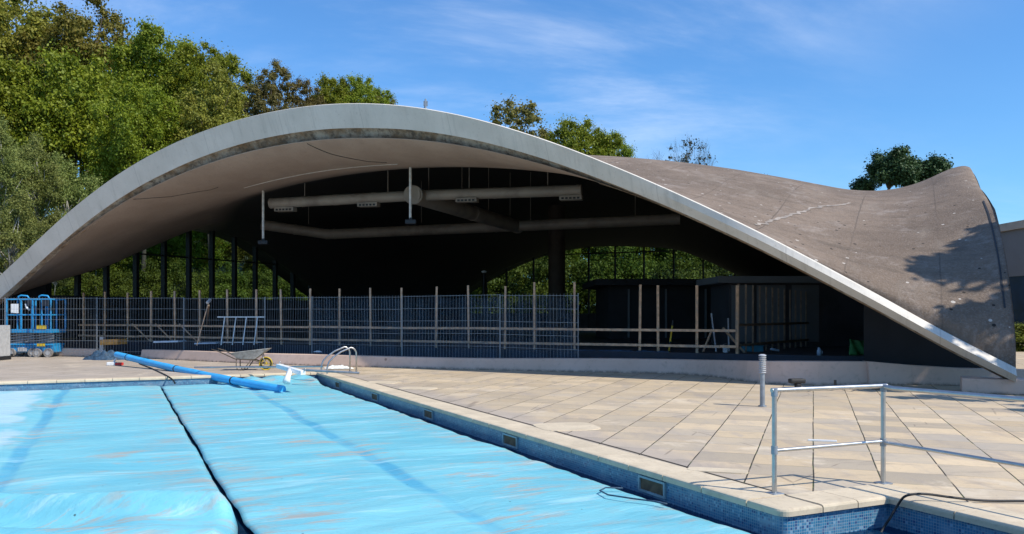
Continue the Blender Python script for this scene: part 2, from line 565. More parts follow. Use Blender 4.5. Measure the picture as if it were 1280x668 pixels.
class MB:
    """collects shapes in one coordinate space; build() links them as ONE mesh object"""
    def __init__(s):
        s.v, s.f, s.mi = [], [], []

    def add(s, vs, fs, mi=0):
        k = len(s.v)
        s.v += [tuple(v) for v in vs]
        s.f += [tuple(i + k for i in f) for f in fs]
        s.mi += [mi] * len(fs)
        return s

    def box(s, c, d, rz=0.0, mi=0, rot=None):
        hx, hy, hz = d[0] / 2, d[1] / 2, d[2] / 2
        m = rot if rot is not None else Matrix.Rotation(rz, 3, 'Z')
        vs = [Vector(c) + m @ Vector((x * hx, y * hy, z * hz)) for x in (-1, 1) for y in (-1, 1) for z in (-1, 1)]
        return s.add(vs, [(0, 1, 3, 2), (4, 6, 7, 5), (0, 4, 5, 1), (2, 3, 7, 6), (0, 2, 6, 4), (1, 5, 7, 3)], mi)

    def bar(s, a, b, w=.05, h=None, mi=0):
        """square-section bar from a to b"""
        a, b = Vector(a), Vector(b)
        h = h or w
        d = (b - a)
        L = d.length
        x = d.normalized()
        up = Vector((0, 0, 1)) if abs(x.z) < .95 else Vector((1, 0, 0))
        y = up.cross(x).normalized()
        z = x.cross(y)
        m = Matrix((x, y, z)).transposed()
        return s.box((a + b) / 2, (L, w, h), mi=mi, rot=m)

    def tube(s, pts, r, n=10, mi=0, cap=True):
        pts = [Vector(p) for p in pts]
        rs = r if isinstance(r, (list, tuple)) else [r] * len(pts)
        vs, fs = [], []
        prev = None
        for i, p in enumerate(pts):
            d = (pts[min(i + 1, len(pts) - 1)] - pts[max(i - 1, 0)]).normalized()
            if prev is None:
                up = Vector((0, 0, 1)) if abs(d.z) < .9 else Vector((1, 0, 0))
                u = up.cross(d).normalized()
            else:
                u = (prev - d * prev.dot(d)).normalized()
            prev = u
            w = d.cross(u)
            for k in range(n):
                t = 2 * math.pi * k / n
                vs.append(p + (u * math.cos(t) + w * math.sin(t)) * rs[i])
        for i in range(len(pts) - 1):
            for k in range(n):
                fs.append((i * n + k, i * n + (k + 1) % n, (i + 1) * n + (k + 1) % n, (i + 1) * n + k))
        if cap:
            fs.append(tuple(range(n - 1, -1, -1)))
            fs.append(tuple((len(pts) - 1) * n + k for k in range(n)))
        return s.add(vs, fs, mi)

    def cyl(s, a, b, r, n=16, mi=0):
        return s.tube([a, b], r, n, mi)

    def build(s, name, mats, parent=None, smooth=False, bevel=0.0, world=True, auto=None):
        me = bpy.data.meshes.new(name)
        vs = s.v
        if parent is not None and world:
            inv = WM[parent.name].inverted()
            vs = [inv @ Vector(v) for v in vs]
        me.from_pydata([tuple(v) for v in vs], [], s.f)
        mats = mats if isinstance(mats, (list, tuple)) else [mats]
        for m in mats:
            me.materials.append(m)
        me.polygons.foreach_set('material_index', s.mi)
        me.update()
        if smooth:
            me.polygons.foreach_set('use_smooth', [True] * len(me.polygons))
            if auto:
                me.set_sharp_from_angle(angle=R(auto))
        o = bpy.data.objects.new(name, me)
        COL.objects.link(o)
        if parent is not None:
            o.parent = parent
            WM[o.name] = WM[parent.name]
        else:
            WM[o.name] = Matrix()
        if bevel:
            b = o.modifiers.new('bevel', 'BEVEL')
            b.width = bevel
            b.segments = 2
            b.limit_method = 'ANGLE'
        return o


def copy_tree(o, parent=None):
    c = o.copy()
    COL.objects.link(c)
    if parent:
        c.parent = parent
    for ch in list(o.children):
        copy_tree(ch, c)
    return c


def fast_mesh(name, V, Fq, mats, mi=None, smooth=False):
    """numpy arrays -> mesh; Fq (n,4)"""
    me = bpy.data.meshes.new(name)
    V = np.asarray(V, np.float32)
    Fq = np.asarray(Fq, np.int32)
    me.vertices.add(len(V))
    me.vertices.foreach_set('co', V.ravel())
    me.loops.add(Fq.size)
    me.loops.foreach_set('vertex_index', Fq.ravel())
    me.polygons.add(len(Fq))
    k = Fq.shape[1]
    me.polygons.foreach_set('loop_start', np.arange(0, Fq.size, k, dtype=np.int32))
    for m in mats:
        me.materials.append(m)
    if mi is not None:
        me.polygons.foreach_set('material_index', np.asarray(mi, np.int32))
    if smooth:
        me.polygons.foreach_set('use_smooth', np.ones(len(Fq), bool))
    me.update(calc_edges=True)
    me.validate()
    return me


def link(name, me, parent=None):
    o = bpy.data.objects.new(name, me)
    COL.objects.link(o)
    if parent is not None:
        o.parent = parent
        WM[o.name] = WM[parent.name]
    else:
        WM[o.name] = Matrix()
    return o


def hnoise(x, y, seed=0):
    """smooth value noise, numpy"""
    xi, yi = np.floor(x), np.floor(y)
    fx, fy = x - xi, y - yi
    fx, fy = fx * fx * (3 - 2 * fx), fy * fy * (3 - 2 * fy)

    def h(a, b):
        v = np.sin(a * 127.1 + b * 311.7 + seed * 74.7) * 43758.5453
        return v - np.floor(v)
    return (h(xi, yi) * (1 - fx) + h(xi + 1, yi) * fx) * (1 - fy) + (h(xi, yi + 1) * (1 - fx) + h(xi + 1, yi + 1) * fx) * fy


# ------------------------------------------------------------------ pool frame
PO = Vector((2.206, 6.80, 0))
PR = math.atan2(.427, .904)
P2 = Vector((math.cos(PR), math.sin(PR), 0))
P1 = Vector((-math.sin(PR), math.cos(PR), 0))


def pw(u, v, z=0.0):
    return PO + P2 * u + P1 * v + Vector((0, 0, z))


VE = 17.45                    # far end of the pool
UL, VN = -14.0, -3.3
WZ = -.262                     # water level


def rect_uv(mb, u0, u1, v0, v1, z, mi=0):
    mb.add([pw(u0, v0, z), pw(u1, v0, z), pw(u1, v1, z), pw(u0, v1, z)], [(0, 1, 2, 3)], mi)


mb = MB()
for r in ((0, 40, 0, VE), (-40, 40, VE, 45), (1.2, 40, VN, 0), (-40, 40, -30, VN), (-40, UL, VN, VE)):
    rect_uv(mb, *r, 0.0)
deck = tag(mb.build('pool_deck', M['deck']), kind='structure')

# terrain: one sheet, lowered under the deck and pool
g_n = 150
us = np.linspace(-220, 220, g_n)
U, V = np.meshgrid(us, us + 60)
inside = (np.abs(U) < 37) & (V > -27) & (V < 42)
dist = np.maximum(np.maximum(np.abs(U) - 40, -30 - V), V - 45).clip(0)
hill = np.where(V > 45, 1, .55) * 11 * np.clip((dist - 3) / 48, 0, 1) ** 1.15 * np.clip((60 - U) / 60, .12, 1)
hill = hill * (.8 + .4 * hnoise(U / 18, V / 18, 2)) + .5 * hnoise(U / 5, V / 5, 3) * np.clip(dist / 4, 0, 1)
Z = np.where(inside, -3.0, hill - .06)
W = np.stack([PO.x + P2.x * U + P1.x * V, PO.y + P2.y * U + P1.y * V, Z], -1).reshape(-1, 3)
idx = np.arange(g_n * g_n).reshape(g_n, g_n)
Fq = np.stack([idx[:-1, :-1], idx[:-1, 1:], idx[1:, 1:], idx[1:, :-1]], -1).reshape(-1, 4)
tag(link('ground', fast_mesh('ground', W, Fq, [M['ground']], smooth=True)), kind='structure')


def ground_z(x, y):
    d = Vector((x - PO.x, y - PO.y, 0))
    u, v = d.dot(P2), d.dot(P1)
    ds = max(abs(u) - 40, -30 - v, v - 45, 0)
    hh = (1 if v > 45 else .55) * 11 * min(max((ds - 3) / 48, 0), 1) ** 1.15 * min(max((60 - u) / 60, .12), 1)
    return hh * (.8 + .4 * float(hnoise(np.array(u / 18), np.array(v / 18), 2))) - .3


# pool shell: walls of mosaic, floor; built in the pool frame so the tiles line up with it
pool = bpy.data.objects.new('pool_basin', None)
pb = MB()
D = -1.9
path = [(UL, VN), (1.2, VN), (1.2, 0), (.07, 0)]
# rounded corner at the step
for k in range(0, 7):
    a = R(90) * k / 6
    path.append((.07 - .07 * math.sin(a), .07 - .07 * math.cos(a)))
path += [(0, VE), (UL, VE)]
for i in range(len(path)):
    a, b = path[i], path[(i + 1) % len(path)]
    pb.add([(a[0], a[1], D), (b[0], b[1], D), (b[0], b[1], -.002), (a[0], a[1], -.002)], [(0, 1, 2, 3)])
pb.add([(UL, VN, D), (1.2, VN, D), (1.2, VE, D), (UL, VE, D)], [(0, 1, 2, 3)])
bpy.data.objects.remove(pool)
pool = tag(pb.build('pool_basin', M['mosaic']), kind='structure')
pool.location = PO
pool.rotation_euler.z = PR
WM[pool.name] = Matrix.Translation(PO) @ Matrix.Rotation(PR, 4, 'Z')
wb = MB()
wb.add([(UL, VN, WZ), (1.2, VN, WZ), (1.2, 0, WZ), (UL, 0, WZ)], [(0, 1, 2, 3)])
wb.add([(UL, 0, WZ), (0, 0, WZ), (0, VE, WZ), (UL, VE, WZ)], [(0, 1, 2, 3)])
water = tag(wb.build('pool_water', M['water']), kind='structure')
water.location = PO
water.rotation_euler.z = PR

# coping stones: one mesh of rounded slabs all round the edge
cb = MB()


def cope(p, q, out, w=.40, step=.60, skip=()):
    """stones from p to q (u,v); out = unit vector away from the water; rounded nose"""
    p, q, out = Vector((*p, 0)), Vector((*q, 0)), Vector((*out, 0))
    d = (q - p)
    n = max(1, round(d.length / step))
    d /= n
    x = d.normalized()
    prof = [(-.035, -.052), (-.035, -.012), (-.028, .002), (-.012, .009), (.02, .012), (w, .009), (w, -.01), (.0, -.052)]
    for i in range(n):
        dz = random.uniform(-.0012, .0012)
        j = random.uniform(-.002, .002)
        a = p + d * i + x * .006
        b = p + d * (i + 1) - x * .006
        if i in skip:
            prf = [(.12 + (o if o > 0 else 0) * .7, z) for o, z in prof]
        else:
            prf = prof
        vs = [a + out * (o + j) + Vector((0, 0, z + dz)) for o, z in prf] + [b + out * (o + j) + Vector((0, 0, z + dz)) for o, z in prf]
        m = len(prof)
        fs = [(k, (k + 1) % m, m + (k + 1) % m, m + k) for k in range(m)] + [tuple(range(m - 1, -1, -1)), tuple(range(m, 2 * m))]
        cb.add(vs, fs)


cope((0, .40), (0, VE), (1, 0))
cope((UL, VE), (.40, VE), (0, 1), .32)
cope((.40, 0), (1.2, 0), (0, 1), step=.40)
ring = [(-.035, .394), (-.035, .06)] + [(.06 - .095 * math.cos(R(15) * k), .06 - .095 * math.sin(R(15) * k)) for k in range(1, 6)] + [(.06, -.035), (.394, -.035), (.394, .394)]
ins = lambda p, d: (p[0] + (.18 - p[0]) * d, p[1] + (.18 - p[1]) * d)
rr = [[(*p, -.052) for p in ring], [(*p, -.012) for p in ring], [(*ins(p, .03), .002) for p in ring], [(*ins(p, .12), .009) for p in ring], [(*ins(p, .25), .0115) for p in ring]]
nr = len(ring)
cb.add([p for q_ in rr for p in q_], [(j * nr + k, j * nr + (k + 1) % nr, (j + 1) * nr + (k + 1) % nr, (j + 1) * nr + k) for j in range(4) for k in range(nr)] + [tuple(4 * nr + k for k in range(nr))])
cope((1.2, .0), (1.2, VN), (1, 0))
cope((UL, VN), (1.6, VN), (0, -1))
cope((UL, VE), (UL, VN), (-1, 0))
cb.add([(1.2, 0, .009), (1.6, 0, .009), (1.6, .4, .009), (1.2, .4, .009), (1.2, 0, -.03), (1.6, 0, -.03), (1.6, .4, -.03), (1.2, .4, -.03)],
       [(0, 1, 2, 3), (0, 4, 5, 1), (1, 5, 6, 2), (2, 6, 7, 3), (3, 7, 4, 0)])
cop = tag(cb.build('pool_coping', M['coping']), kind='structure')
cop.location = PO
cop.rotation_euler.z = PR
# dark joint line behind the coping
jb = MB()
jb.add([(.42, .4, .004), (.445, .4, .004), (.50, 3, .004), (.475, 9, .004), (.44, VE, .004), (.41, VE, .004), (.435, 9, .004), (.465, 3, .004)],
       [(0, 1, 2, 7), (7, 2, 3, 6), (6, 3, 4, 5)])
jo = tag(jb.build('deck_drain_joint', M['soil']), kind='structure')
jo.location = PO
jo.rotation_euler.z = PR

# odd pale slabs
for (xa, ya, w_, d_, rz) in ((708, 534, .86, .80, .25), (897, 589, .60, .22, -.30), (522, 486, .8, .55, -.3), (478, 478.5, .8, .6, -.3)):
    c = gp(xa, ya)
    q = MB()
    n = 20
    ring = []
    for k in range(n):
        a = 2 * math.pi * k / n
        e = .45
        ring.append((math.copysign(abs(math.cos(a)) ** e, math.cos(a)) * w_ / 2, math.copysign(abs(math.sin(a)) ** e, math.sin(a)) * d_ / 2))
    m_ = Matrix.Rotation(rz, 3, 'Z')
    vs = [c + m_ @ Vector((a, b, .012)) for a, b in ring] + [c + m_ @ Vector((a * 1.01, b * 1.01, -.01)) for a, b in ring]
    q.add(vs, [tuple(range(n))] + [(k, n + k, n + (k + 1) % n, (k + 1) % n) for k in range(n)])
    tag(q.build('pale_paving_slab', M['coping']), kind='structure')

# skimmer openings in the right-hand wall
sk = None
for v in (1.83, 5.2, 8.54, 11.88, 15.15):
    if sk is None:
        sk = tag(thing('pool_skimmer', 'grey framed skimmer opening in the blue tiled pool wall, nearest the corner handrail', 'skimmer', pw(0, v, -.15), PR, 'skimmer openings along the pool wall'), None)
        q = MB()
        for a, b, c, d in ((0, .07, .46, .022), (0, -.07, .46, .022)):
            q.box((-.012, a, b), (.024, c, d))
        for a in (-.22, .22):
            q.box((-.0125, a, 0), (.025, .026, .118))
        q.build('frame', M['frame_pl'], sk, world=False)
        q = MB()
        q.box((-.003, 0, 0), (.01, .414, .118))
        q.build('flap', M['plug'], sk, world=False)
        first = sk
    else:
        sk = copy_tree(first)
        sk.location = pw(0, v, -.15)
        sk['label'] = {5.2: 'second framed skimmer opening from the corner in the shaded pool wall',
                       8.54: 'middle one of the five skimmer openings in the shaded pool wall',
                       11.88: 'skimmer opening second from the far pool ladder',
                       15.15: 'smallest looking skimmer opening right below the far pool ladder'}[v]


# floating covers ---------------------------------------------------------
def cover(name, label, u0, u1, v0, v1, kind):
    nx, ny = int((u1 - u0) / .05), int((v1 - v0) / .045)
    U, V = np.meshgrid(np.linspace(u0, u1, nx), np.linspace(v0, v1, ny))
    s = {'right': 1, 'left': 5, 'far': 9}[kind]
    gap = kind
    wv = V + .9 * (hnoise(U * .5, V * .3, s) - .5)
    z = .024 * (hnoise(U * .45, wv * 2.3, s + 1) - .5) + .014 * (hnoise(U * .8, wv * 5.0, s + 2) - .5) + .008 * (hnoise(U * 1.3, wv * 9.0, s + 5) - .5)
    z += .025 * (hnoise(U * .5, V * .35, s + 3) - .5)
    if kind == 'left':
        z = z * .8 + .03 * (hnoise(U * 1.1, V * .9, s + 6) - .5)
    c = (u0 + u1) / 2
    c = -2.02 if kind == 'right' else -6.03
    z -= .022 * np.exp(-((U - c - .15 * (hnoise(U * 0, V * .8, s + 4) - .5)) / .12) ** 2)
    # ragged edges
    U = U.copy()
    ed = .025 * (hnoise(V * 1.7, V * 0, s + 8) - .5)
    edge = np.clip(1 - (U - u0) / .4, 0, 1)
    U += edge * ed
    edge = np.clip(1 - (u1 - U) / .4, 0, 1)
    U += edge * ((.10 if kind == 'right' else .025) * (hnoise(V * 1.3, V * 0, s + 9) - .5))
    z -= .022 * np.clip(1 - (u1 - U) / .10, 0, 1) ** 2 + .022 * np.clip(1 - (U - u0) / .10, 0, 1) ** 2
    if kind == 'left':
        # the near end is drawn up into a long soft fold
        vf = 2.35 - .54 * (U + 4.04) + .10 * (hnoise(U * 1.2, U * 0, 3) - .5)
        dv = V - vf
        k = np.clip((-3.96 - U) / .14, 0, 1) ** .5
        z += k * np.where(dv > 0, .24 * np.exp(-(dv / .40) ** 2), .24 * np.exp(-(dv / .11) ** 2))
        z -= .02 * np.exp(-((dv + .35) / .12) ** 2)
        z += k * .11 * np.exp(-((dv + .75) / .22) ** 2)
        z += .05 * np.exp(-((U + 4.75) / .30) ** 2) * np.exp(-((dv + .40) / .22) ** 2)
        z += .08 * np.clip((U + 5.6) / .8, 0, 1) * k * np.exp(-((dv + .3) / .3) ** 2)
        pinch = np.clip(1 - np.abs(dv + .75) / 1.0, 0, 1) * np.clip((U + 5.0) / 1.0, 0, 1)
        U -= .16 * pinch ** 2
    if kind == 'right':
        U += .06 * np.clip((2.4 - V) / 1.5, 0, 1) * np.clip((-2.6 - U) / 1.4, 0, 1)
        k = np.clip((V - 16.1) / 1.0, 0, 1)
        k = k * k * (3 - 2 * k) * np.clip((U + 2.5) / .7, 0, 1)
        z += k * (.12 + .04 * hnoise(U * 3, V * 3, 4))
        z += .04 * k * np.sin(U * 9 + V * 4)
    z += -.205
    P = np.stack([U, V, z], -1).reshape(-1, 3)
    idx = np.arange(nx * ny).reshape(ny, nx)
    Fq = np.stack([idx[:-1, :-1], idx[:-1, 1:], idx[1:, 1:], idx[1:, :-1]], -1).reshape(-1, 4)
    me = fast_mesh(name, P, Fq, [M['cover']], smooth=True)
    o = link(name, me)
    o.location = PO
    o.rotation_euler.z = PR
    sm = o.modifiers.new('thick', 'SOLIDIFY')
    sm.thickness = .014
    sm.offset = -1
    return tag(o, label, 'pool cover', 'floating blue pool covers')


cover('pool_cover', 'light blue floating pool cover strip beside the tiled wall, with many cross ripples', -3.905, -.20, -2.9, 17.33, 'right')
cover('pool_cover', 'light blue floating pool cover with a worn whitish patch and a rolled near end', -8.05, -3.945, 1.2, 17.33, 'left')
cover('pool_cover', 'furthest left blue floating pool cover, at the edge of the view', -12.2, -8.15, -2.9, 17.33, 'far')

# ------------------------------------------------------------------ the shell roof
A0 = np.array([-23.0, 32.0])
E1 = np.array([.90092, -.43398])
E2 = np.array([.43398, .90092])
L_, T_ = 36.4, 33.0
E1v, E2v = Vector((*E1, 0)), Vector((*E2, 0))
SF = [0.0, 1.26, 2.51, 3.77, 5.02, 6.28, 7.53, 8.79, 10.04, 11.3, 12.55, 13.81, 15.06, 16.32, 17.57, 18.83, 20.08, 21.34, 22.59, 23.85, 25.1, 26.36, 27.61, 28.87, 30.12, 31.38, 32.63, 33.89, 35.14, 36.4]
ZF = [0.104, 0.825, 1.613, 2.475, 3.371, 4.249, 5.063, 5.779, 6.384, 6.876, 7.26, 7.547, 7.747, 7.866, 7.908, 7.87, 7.75, 7.545, 7.255, 6.883, 6.436, 5.927, 5.366, 4.764, 4.126, 3.451, 2.733, 1.966, 1.167, 0.403]
SR = [0, .3, 1.5, 3.7, 6, 8.7, 11.5, 14.4, 16.5, 18.6, 21.5, 24.3, 27, 29.3, 31.5, 32.7, 33]
ZR = [.4, .95, 2.2, 3.55, 4.55, 5.6, 6.55, 7.25, 7.48, 7.25, 6.55, 5.45, 4.5, 3.55, 2.2, .95, .4]
# heights of the roof over the left and the back glazing
SLd = [-2, 1, 4.1, 8.1, 12, 14, 17, 19.5, 22, 25, 28, 31, 35]
ZLd = [.3, 1.2, 2.6, 4.45, 6.0, 6.05, 5.5, 4.45, 3.3, 2.0, 1.0, .5, .3]
SBd = [-2, 2, 4.5, 7.1, 9.5, 12.6, 15.3, 19, 21.8, 23.5, 26.1, 29, 32, 35, 38]
ZBd = [.3, 1.2, 2.4, 3.55, 4.6, 5.6, 5.95, 5.85, 5.5, 4.85, 3.6, 2.4, 1.4, .7, .3]


def cs(x, xs, ys):
    """smooth (Hermite) table lookup"""
    xs, ys = np.array(xs, float), np.array(ys, float)
    m = np.gradient(ys, xs)
    x = np.clip(x, xs[0], xs[-1])
    i = np.clip(np.searchsorted(xs, x) - 1, 0, len(xs) - 2)
    h = xs[i + 1] - xs[i]
    t = (x - xs[i]) / h
    return ((2 * t ** 3 - 3 * t ** 2 + 1) * ys[i] + (t ** 3 - 2 * t ** 2 + t) * h * m[i] + (-2 * t ** 3 + 3 * t ** 2) * ys[i + 1] + (t ** 3 - t ** 2) * h * m[i + 1])


def _surf0(s, t):
    He, Hc, w = 4.85, 8.05, 6.0
    a, b = 2 * s / L_ - 1, 2 * t / T_ - 1
    p, q = 1 - a * a, 1 - b * b

    def base(p, q):
        return .3 + He * (p + q - p * q) + (Hc - He) * np.maximum(p * q, 0) ** 1.2
    k = lambda d: np.clip(1 - d / w, 0, 1) ** 2
    zf, zr = cs(s, SF, ZF), cs(t, SR, ZR)
    zb = cs(s, SBd, ZBd) * 1.03
    zl = cs(t, SLd, ZLd) * 1.02
    return base(p, q) + k(t) * (zf - base(p, 0 * q)) + k(T_ - t) * (zb - base(p, 0 * q)) + np.clip(1 - (L_ - s) / 4.2, 0, 1) ** 2 * (zr - base(0 * p, q)) + k(s) * (zl - base(0 * p, q))


def surf(s, t):
    s, t = np.asarray(s, float), np.asarray(t, float)
    z = _surf0(s, t)
    bl = lambda d: np.exp(-((d - 3) / 2.3) ** 2) * np.clip(d / 1.5, 0, 1)
    z3 = _surf0(np.full_like(s, 3.0), t)
    zT = _surf0(s, np.full_like(t, T_ - 3.0))
    fl = np.clip((t - 2.5) / 4, 0, 1)
    fb = np.clip((L_ - 2.5 - s) / 4, 0, 1)
    dl = np.minimum(cs(t, SLd, ZLd) + .18 - z3, .3) * bl(s) * fl
    db = np.minimum(cs(s, SBd, ZBd) + .18 - zT, .3) * bl(T_ - t) * fb
    z = z + dl + db - .75 * (1 - np.sqrt(np.maximum(1 - np.clip(1 - (L_ - s) / 1.1, 0, 1) ** 2, 0))) * np.clip((t - 5) / 5, 0, 1)
    return np.maximum(z, .12 + .0 * z)


BOW = -1.4


def plan(s, t, out=0.0):
    """world x,y of shell coordinates, the front edge bowed outwards a little"""
    s, t = np.asarray(s, float), np.asarray(t, float)
    a = 2 * s / L_ - 1
    sh = -(BOW * (1 - a * a)) * np.clip(1 - t / 6, 0, 1) ** 1.5 - out
    return A0[0] + E1[0] * s + E2[0] * (t + sh), A0[1] + E1[1] * s + E2[1] * (t + sh)


def face_h(s):
    return np.interp(s, [0, 6, 12, 20, 26, 31, 36.4], [.55, .60, .70, .66, .48, .36, .26])


def roof_z(X, Y):
    d = np.array([X, Y]) - A0
    return float(surf(d @ E1, np.clip(d @ E2, 0, T_)))


hall = thing('pool_hall', 'pool hall under a curved shell roof whose wide white edged arch faces the pool', 'building', (A0[0], A0[1], 0), 0)
hallM = WM[hall.name].inverted()


def to_local(P):
    P = np.asarray(P, float).copy()
    P[:, 0] -= A0[0]
    P[:, 1] -= A0[1]
    return P


ns, nt = 190, 190
tt = np.concatenate([np.linspace(0, 6, 60), np.linspace(6, T_ - 6, 80)[1:], np.linspace(T_ - 6, T_, 51)[1:]])
ss = np.concatenate([np.linspace(0, 6, 50), np.linspace(6, L_ - 6, 90)[1:], np.linspace(L_ - 6, L_, 60)[1:]])
S, T = np.meshgrid(ss, tt)


def sheet(S, T, Z, name, mats, mi=None, flip=False):
    X, Y = plan(S, T)
    P = to_local(np.stack([X, Y, Z], -1).reshape(-1, 3))
    ny, nx = S.shape
    idx = np.arange(nx * ny).reshape(ny, nx)
    q = [idx[:-1, :-1], idx[:-1, 1:], idx[1:, 1:], idx[1:, :-1]]
    if flip:
        q = q[::-1]
    Fq = np.stack(q, -1).reshape(-1, 4)
    o = link(name, fast_mesh(name, P, Fq, mats, mi, True), hall)
    return o


Zt = surf(S, T)
# slight hand-made unevenness of the covering
Zt += .035 * (hnoise(S * .7, T * .7, 3) - .5) * np.clip(T / 1.0, 0, 1) * np.clip((L_ - S) / 1.0, 0, 1)
X, Y = plan(S, T)
# top sheet begins behind the white edge beam
roof = sheet(S, np.where(T < .25, .25, T), Zt, 'roof', [M['roof']])
th = .16 + (face_h(S) + .13 - .16) * np.clip(1 - (T - .55) / 3.2, 0, 1) ** 1.6
Tc = np.maximum(T, .45)
th = .16 + (face_h(S) - .16) * np.clip(1 - (Tc - .45) / 3.2, 0, 1) ** 1.6
Zb = surf(S, Tc) - th
Sm, Tm = (S[:-1, :-1] + S[1:, 1:]) / 2, (T[:-1, :-1] + T[1:, 1:]) / 2
inner = ((Tm > 4.4 + 9 * np.exp(-(Sm / 8) ** 2)) & (Sm > .3 + 6 * np.exp(-(Tm / 7) ** 2)) & (Tm < T_ - .2) & (Sm < L_ - 3.0)).astype(np.int32).ravel()
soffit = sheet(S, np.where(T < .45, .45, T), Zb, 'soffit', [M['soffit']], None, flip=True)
shade_mask = np.clip((T - 4.0 - 9 * np.exp(-(S / 8) ** 2)) / 1.6, 0, 1) * np.clip(S / .6, 0, 1)  # where the ceiling colour is darkened to paint in the hall's shade
shade_mask = np.maximum(shade_mask, np.clip((T - 13) / 2, 0, 1))
shade_mask = shade_mask * np.clip((L_ - 2.6 - S) / .6, 0, 1)
at_ = soffit.data.attributes.new('shade_tint', 'FLOAT', 'POINT')
at_.data.foreach_set('value', shade_mask.astype(np.float32).ravel())
# closing edges left / right / back
q = MB()
for fixed in ('s0', 's1', 't1'):
    n = 120
    for i in range(n):
        for_k = []
        for j in (i, i + 1):
            if fixed == 't1':
                s_, t_ = L_ * j / n, T_
            else:
                s_, t_ = (0 if fixed == 's0' else L_), max(.26, T_ * j / n)
            x_, y_ = plan(s_, t_)
            z_ = float(surf(s_, t_))
            for_k.append((float(x_), float(y_), z_))
        a, b = for_k
        q.add([(a[0], a[1], a[2] - .17), (b[0], b[1], b[2] - .17), (b[0], b[1], b[2] + .04), (a[0], a[1], a[2] + .04)], [(0, 1, 2, 3)])
q.build('roof_edge', M['roof'], hall, smooth=True)

# white edge beam along the front arch, with its stained rebate below
nF = 260
sF = np.linspace(0, L_ - .02, nF)


def sweep(prof_fn, name, mat, smooth=True, auto=40):
    q = MB()
    rows = []
    for s_ in sF:
        z0 = float(surf(s_, 0.0))
        row = []
        for o_, dz in prof_fn(float(s_)):
            x_, y_ = plan(s_, 0.0, o_)
            row.append((float(x_), float(y_), z0 + dz))
        rows.append(row)
    m = len(rows[0])
    vs = [p for r_ in rows for p in r_]
    fs = [(i * m + k, i * m + (k + 1) % m, (i + 1) * m + (k + 1) % m, (i + 1) * m + k) for i in range(len(rows) - 1) for k in range(m)]
    fs += [tuple(range(m)), tuple((len(rows) - 1) * m + k for k in range(m - 1, -1, -1))]
    q.add(vs, fs)
    o = q.build(name, mat, hall, smooth=smooth, auto=auto)
    a_ = o.data.attributes.new('along', 'FLOAT', 'POINT')
    a_.data.foreach_set('value', np.repeat(sF, m).astype(np.float32))
    return o


def beam(s_):
    h = float(face_h(s_))
    k = np.clip((s_ - 27) / 8, 0, 1)           # towards the right foot the face splits into two facets
    return [(-.32, .03), (-.05, .025), (.0, .0), (-.126 * (1 - k) + .16 * k, -h * .45), (-.28 + .20 * k, -h), (-.36, -h + .02), (-.36, -.10)]


sweep(beam, 'edge_beam', M['fascia'], auto=25)


def rebate(s_):
    h = float(face_h(s_))
    j = .03 * (float(hnoise(np.array(s_ * 2.1), np.array(0.), 4)) - .5)
    e_ = float(surf(s_, .45)) - float(surf(s_, 0.0)) - h - .01
    e_ = min(e_, -h - .05)
    return [(-.30, -h + .015), (-.37, -h - .03), (-.43 + j, -h * .45 + e_ * .55), (-.50, e_), (-.52, -h + .02)]


sweep(rebate, 'stained_rebate', M['rust'])

# draped strips on the roof: pale sealant line, dark joint by the right edge
def drape(pts, w, name, mat, lift=.012, jit=0.0):
    q = MB()
    rows = []
    P = []
    for (s_, t_), (s2, t2) in zip(pts[:-1], pts[1:]):
        for k in range(14):
            P.append((s_ + (s2 - s_) * k / 14, t_ + (t2 - t_) * k / 14))
    P.append(pts[-1])
    for i, (s_, t_) in enumerate(P):
        a, b = P[max(i - 1, 0)], P[min(i + 1, len(P) - 1)]
        d = Vector((b[0] - a[0], b[1] - a[1])).normalized()
        nn = Vector((-d.y, d.x))
        ww = w * (.6 + .8 * random.random()) if jit else w
        js = random.uniform(-jit, jit)
        for sg in (-1, 1):
            s3, t3 = s_ + nn.x * (sg * ww / 2 + js), t_ + nn.y * (sg * ww / 2 + js)
            x_, y_ = plan(s3, t3)
            z_ = float(surf(s3, t3)) + .035 * (float(hnoise(np.array(s3 * .7), np.array(t3 * .7), 3)) - .5) * min(max((L_ - s3), 0), 1)
            rows.append((float(x_), float(y_), z_ + lift))
    q.add(rows, [(2 * i, 2 * i + 2, 2 * i + 3, 2 * i + 1) for i in range(len(P) - 1)])
    return q.build(name, mat, hall, smooth=True)


drape([(31.2, 1.2), (31.4, 3), (32.0, 5.5), (32.9, 7.5)], .09, 'sealant_line', M['pale_strip'], jit=.06)
drape([(L_ - .14, .8), (L_ - .14, 3), (L_ - .15, 5), (L_ - .16, 6.4)], .035, 'roof_joint', M['rubber'], .02)
# crack lines / cables on the soffit
def soff_line(pts, r, name, mat):
    q = MB()
    P = []
    for a, b in zip(pts[:-1], pts[1:]):
        for k in range(8):
            s_, t_ = a[0] + (b[0] - a[0]) * k / 8, a[1] + (b[1] - a[1]) * k / 8
            x_, y_ = plan(s_, t_)
            h = .16 + (float(face_h(s_)) - .16) * max(0, min(1, 1 - (t_ - .45) / 3.2)) ** 1.6
            P.append((float(x_), float(y_), float(surf(s_, t_)) - h - .012))
    q.tube(P, r, 6)
    return q.build(name, mat, hall, smooth=True)


soff_line([(17.6, .6), (18.0, 1.6), (18.8, 2.8), (19.4, 3.2)], .012, 'soffit_cable', M['bark'])
soff_line([(10.2, .6), (11.0, 1.8), (12.2, 2.6), (12.6, 2.6)], .010, 'soffit_cable', M['bark'])
soff_line([(27.3, .6), (27.6, 1.2), (28.0, 1.8)], .018, 'soffit_cable', M['bark'])
soff_line([(13.0, 3.6), (16.5, 3.5), (20.0, 3.5)], .012, 'conduit', M['rod'])

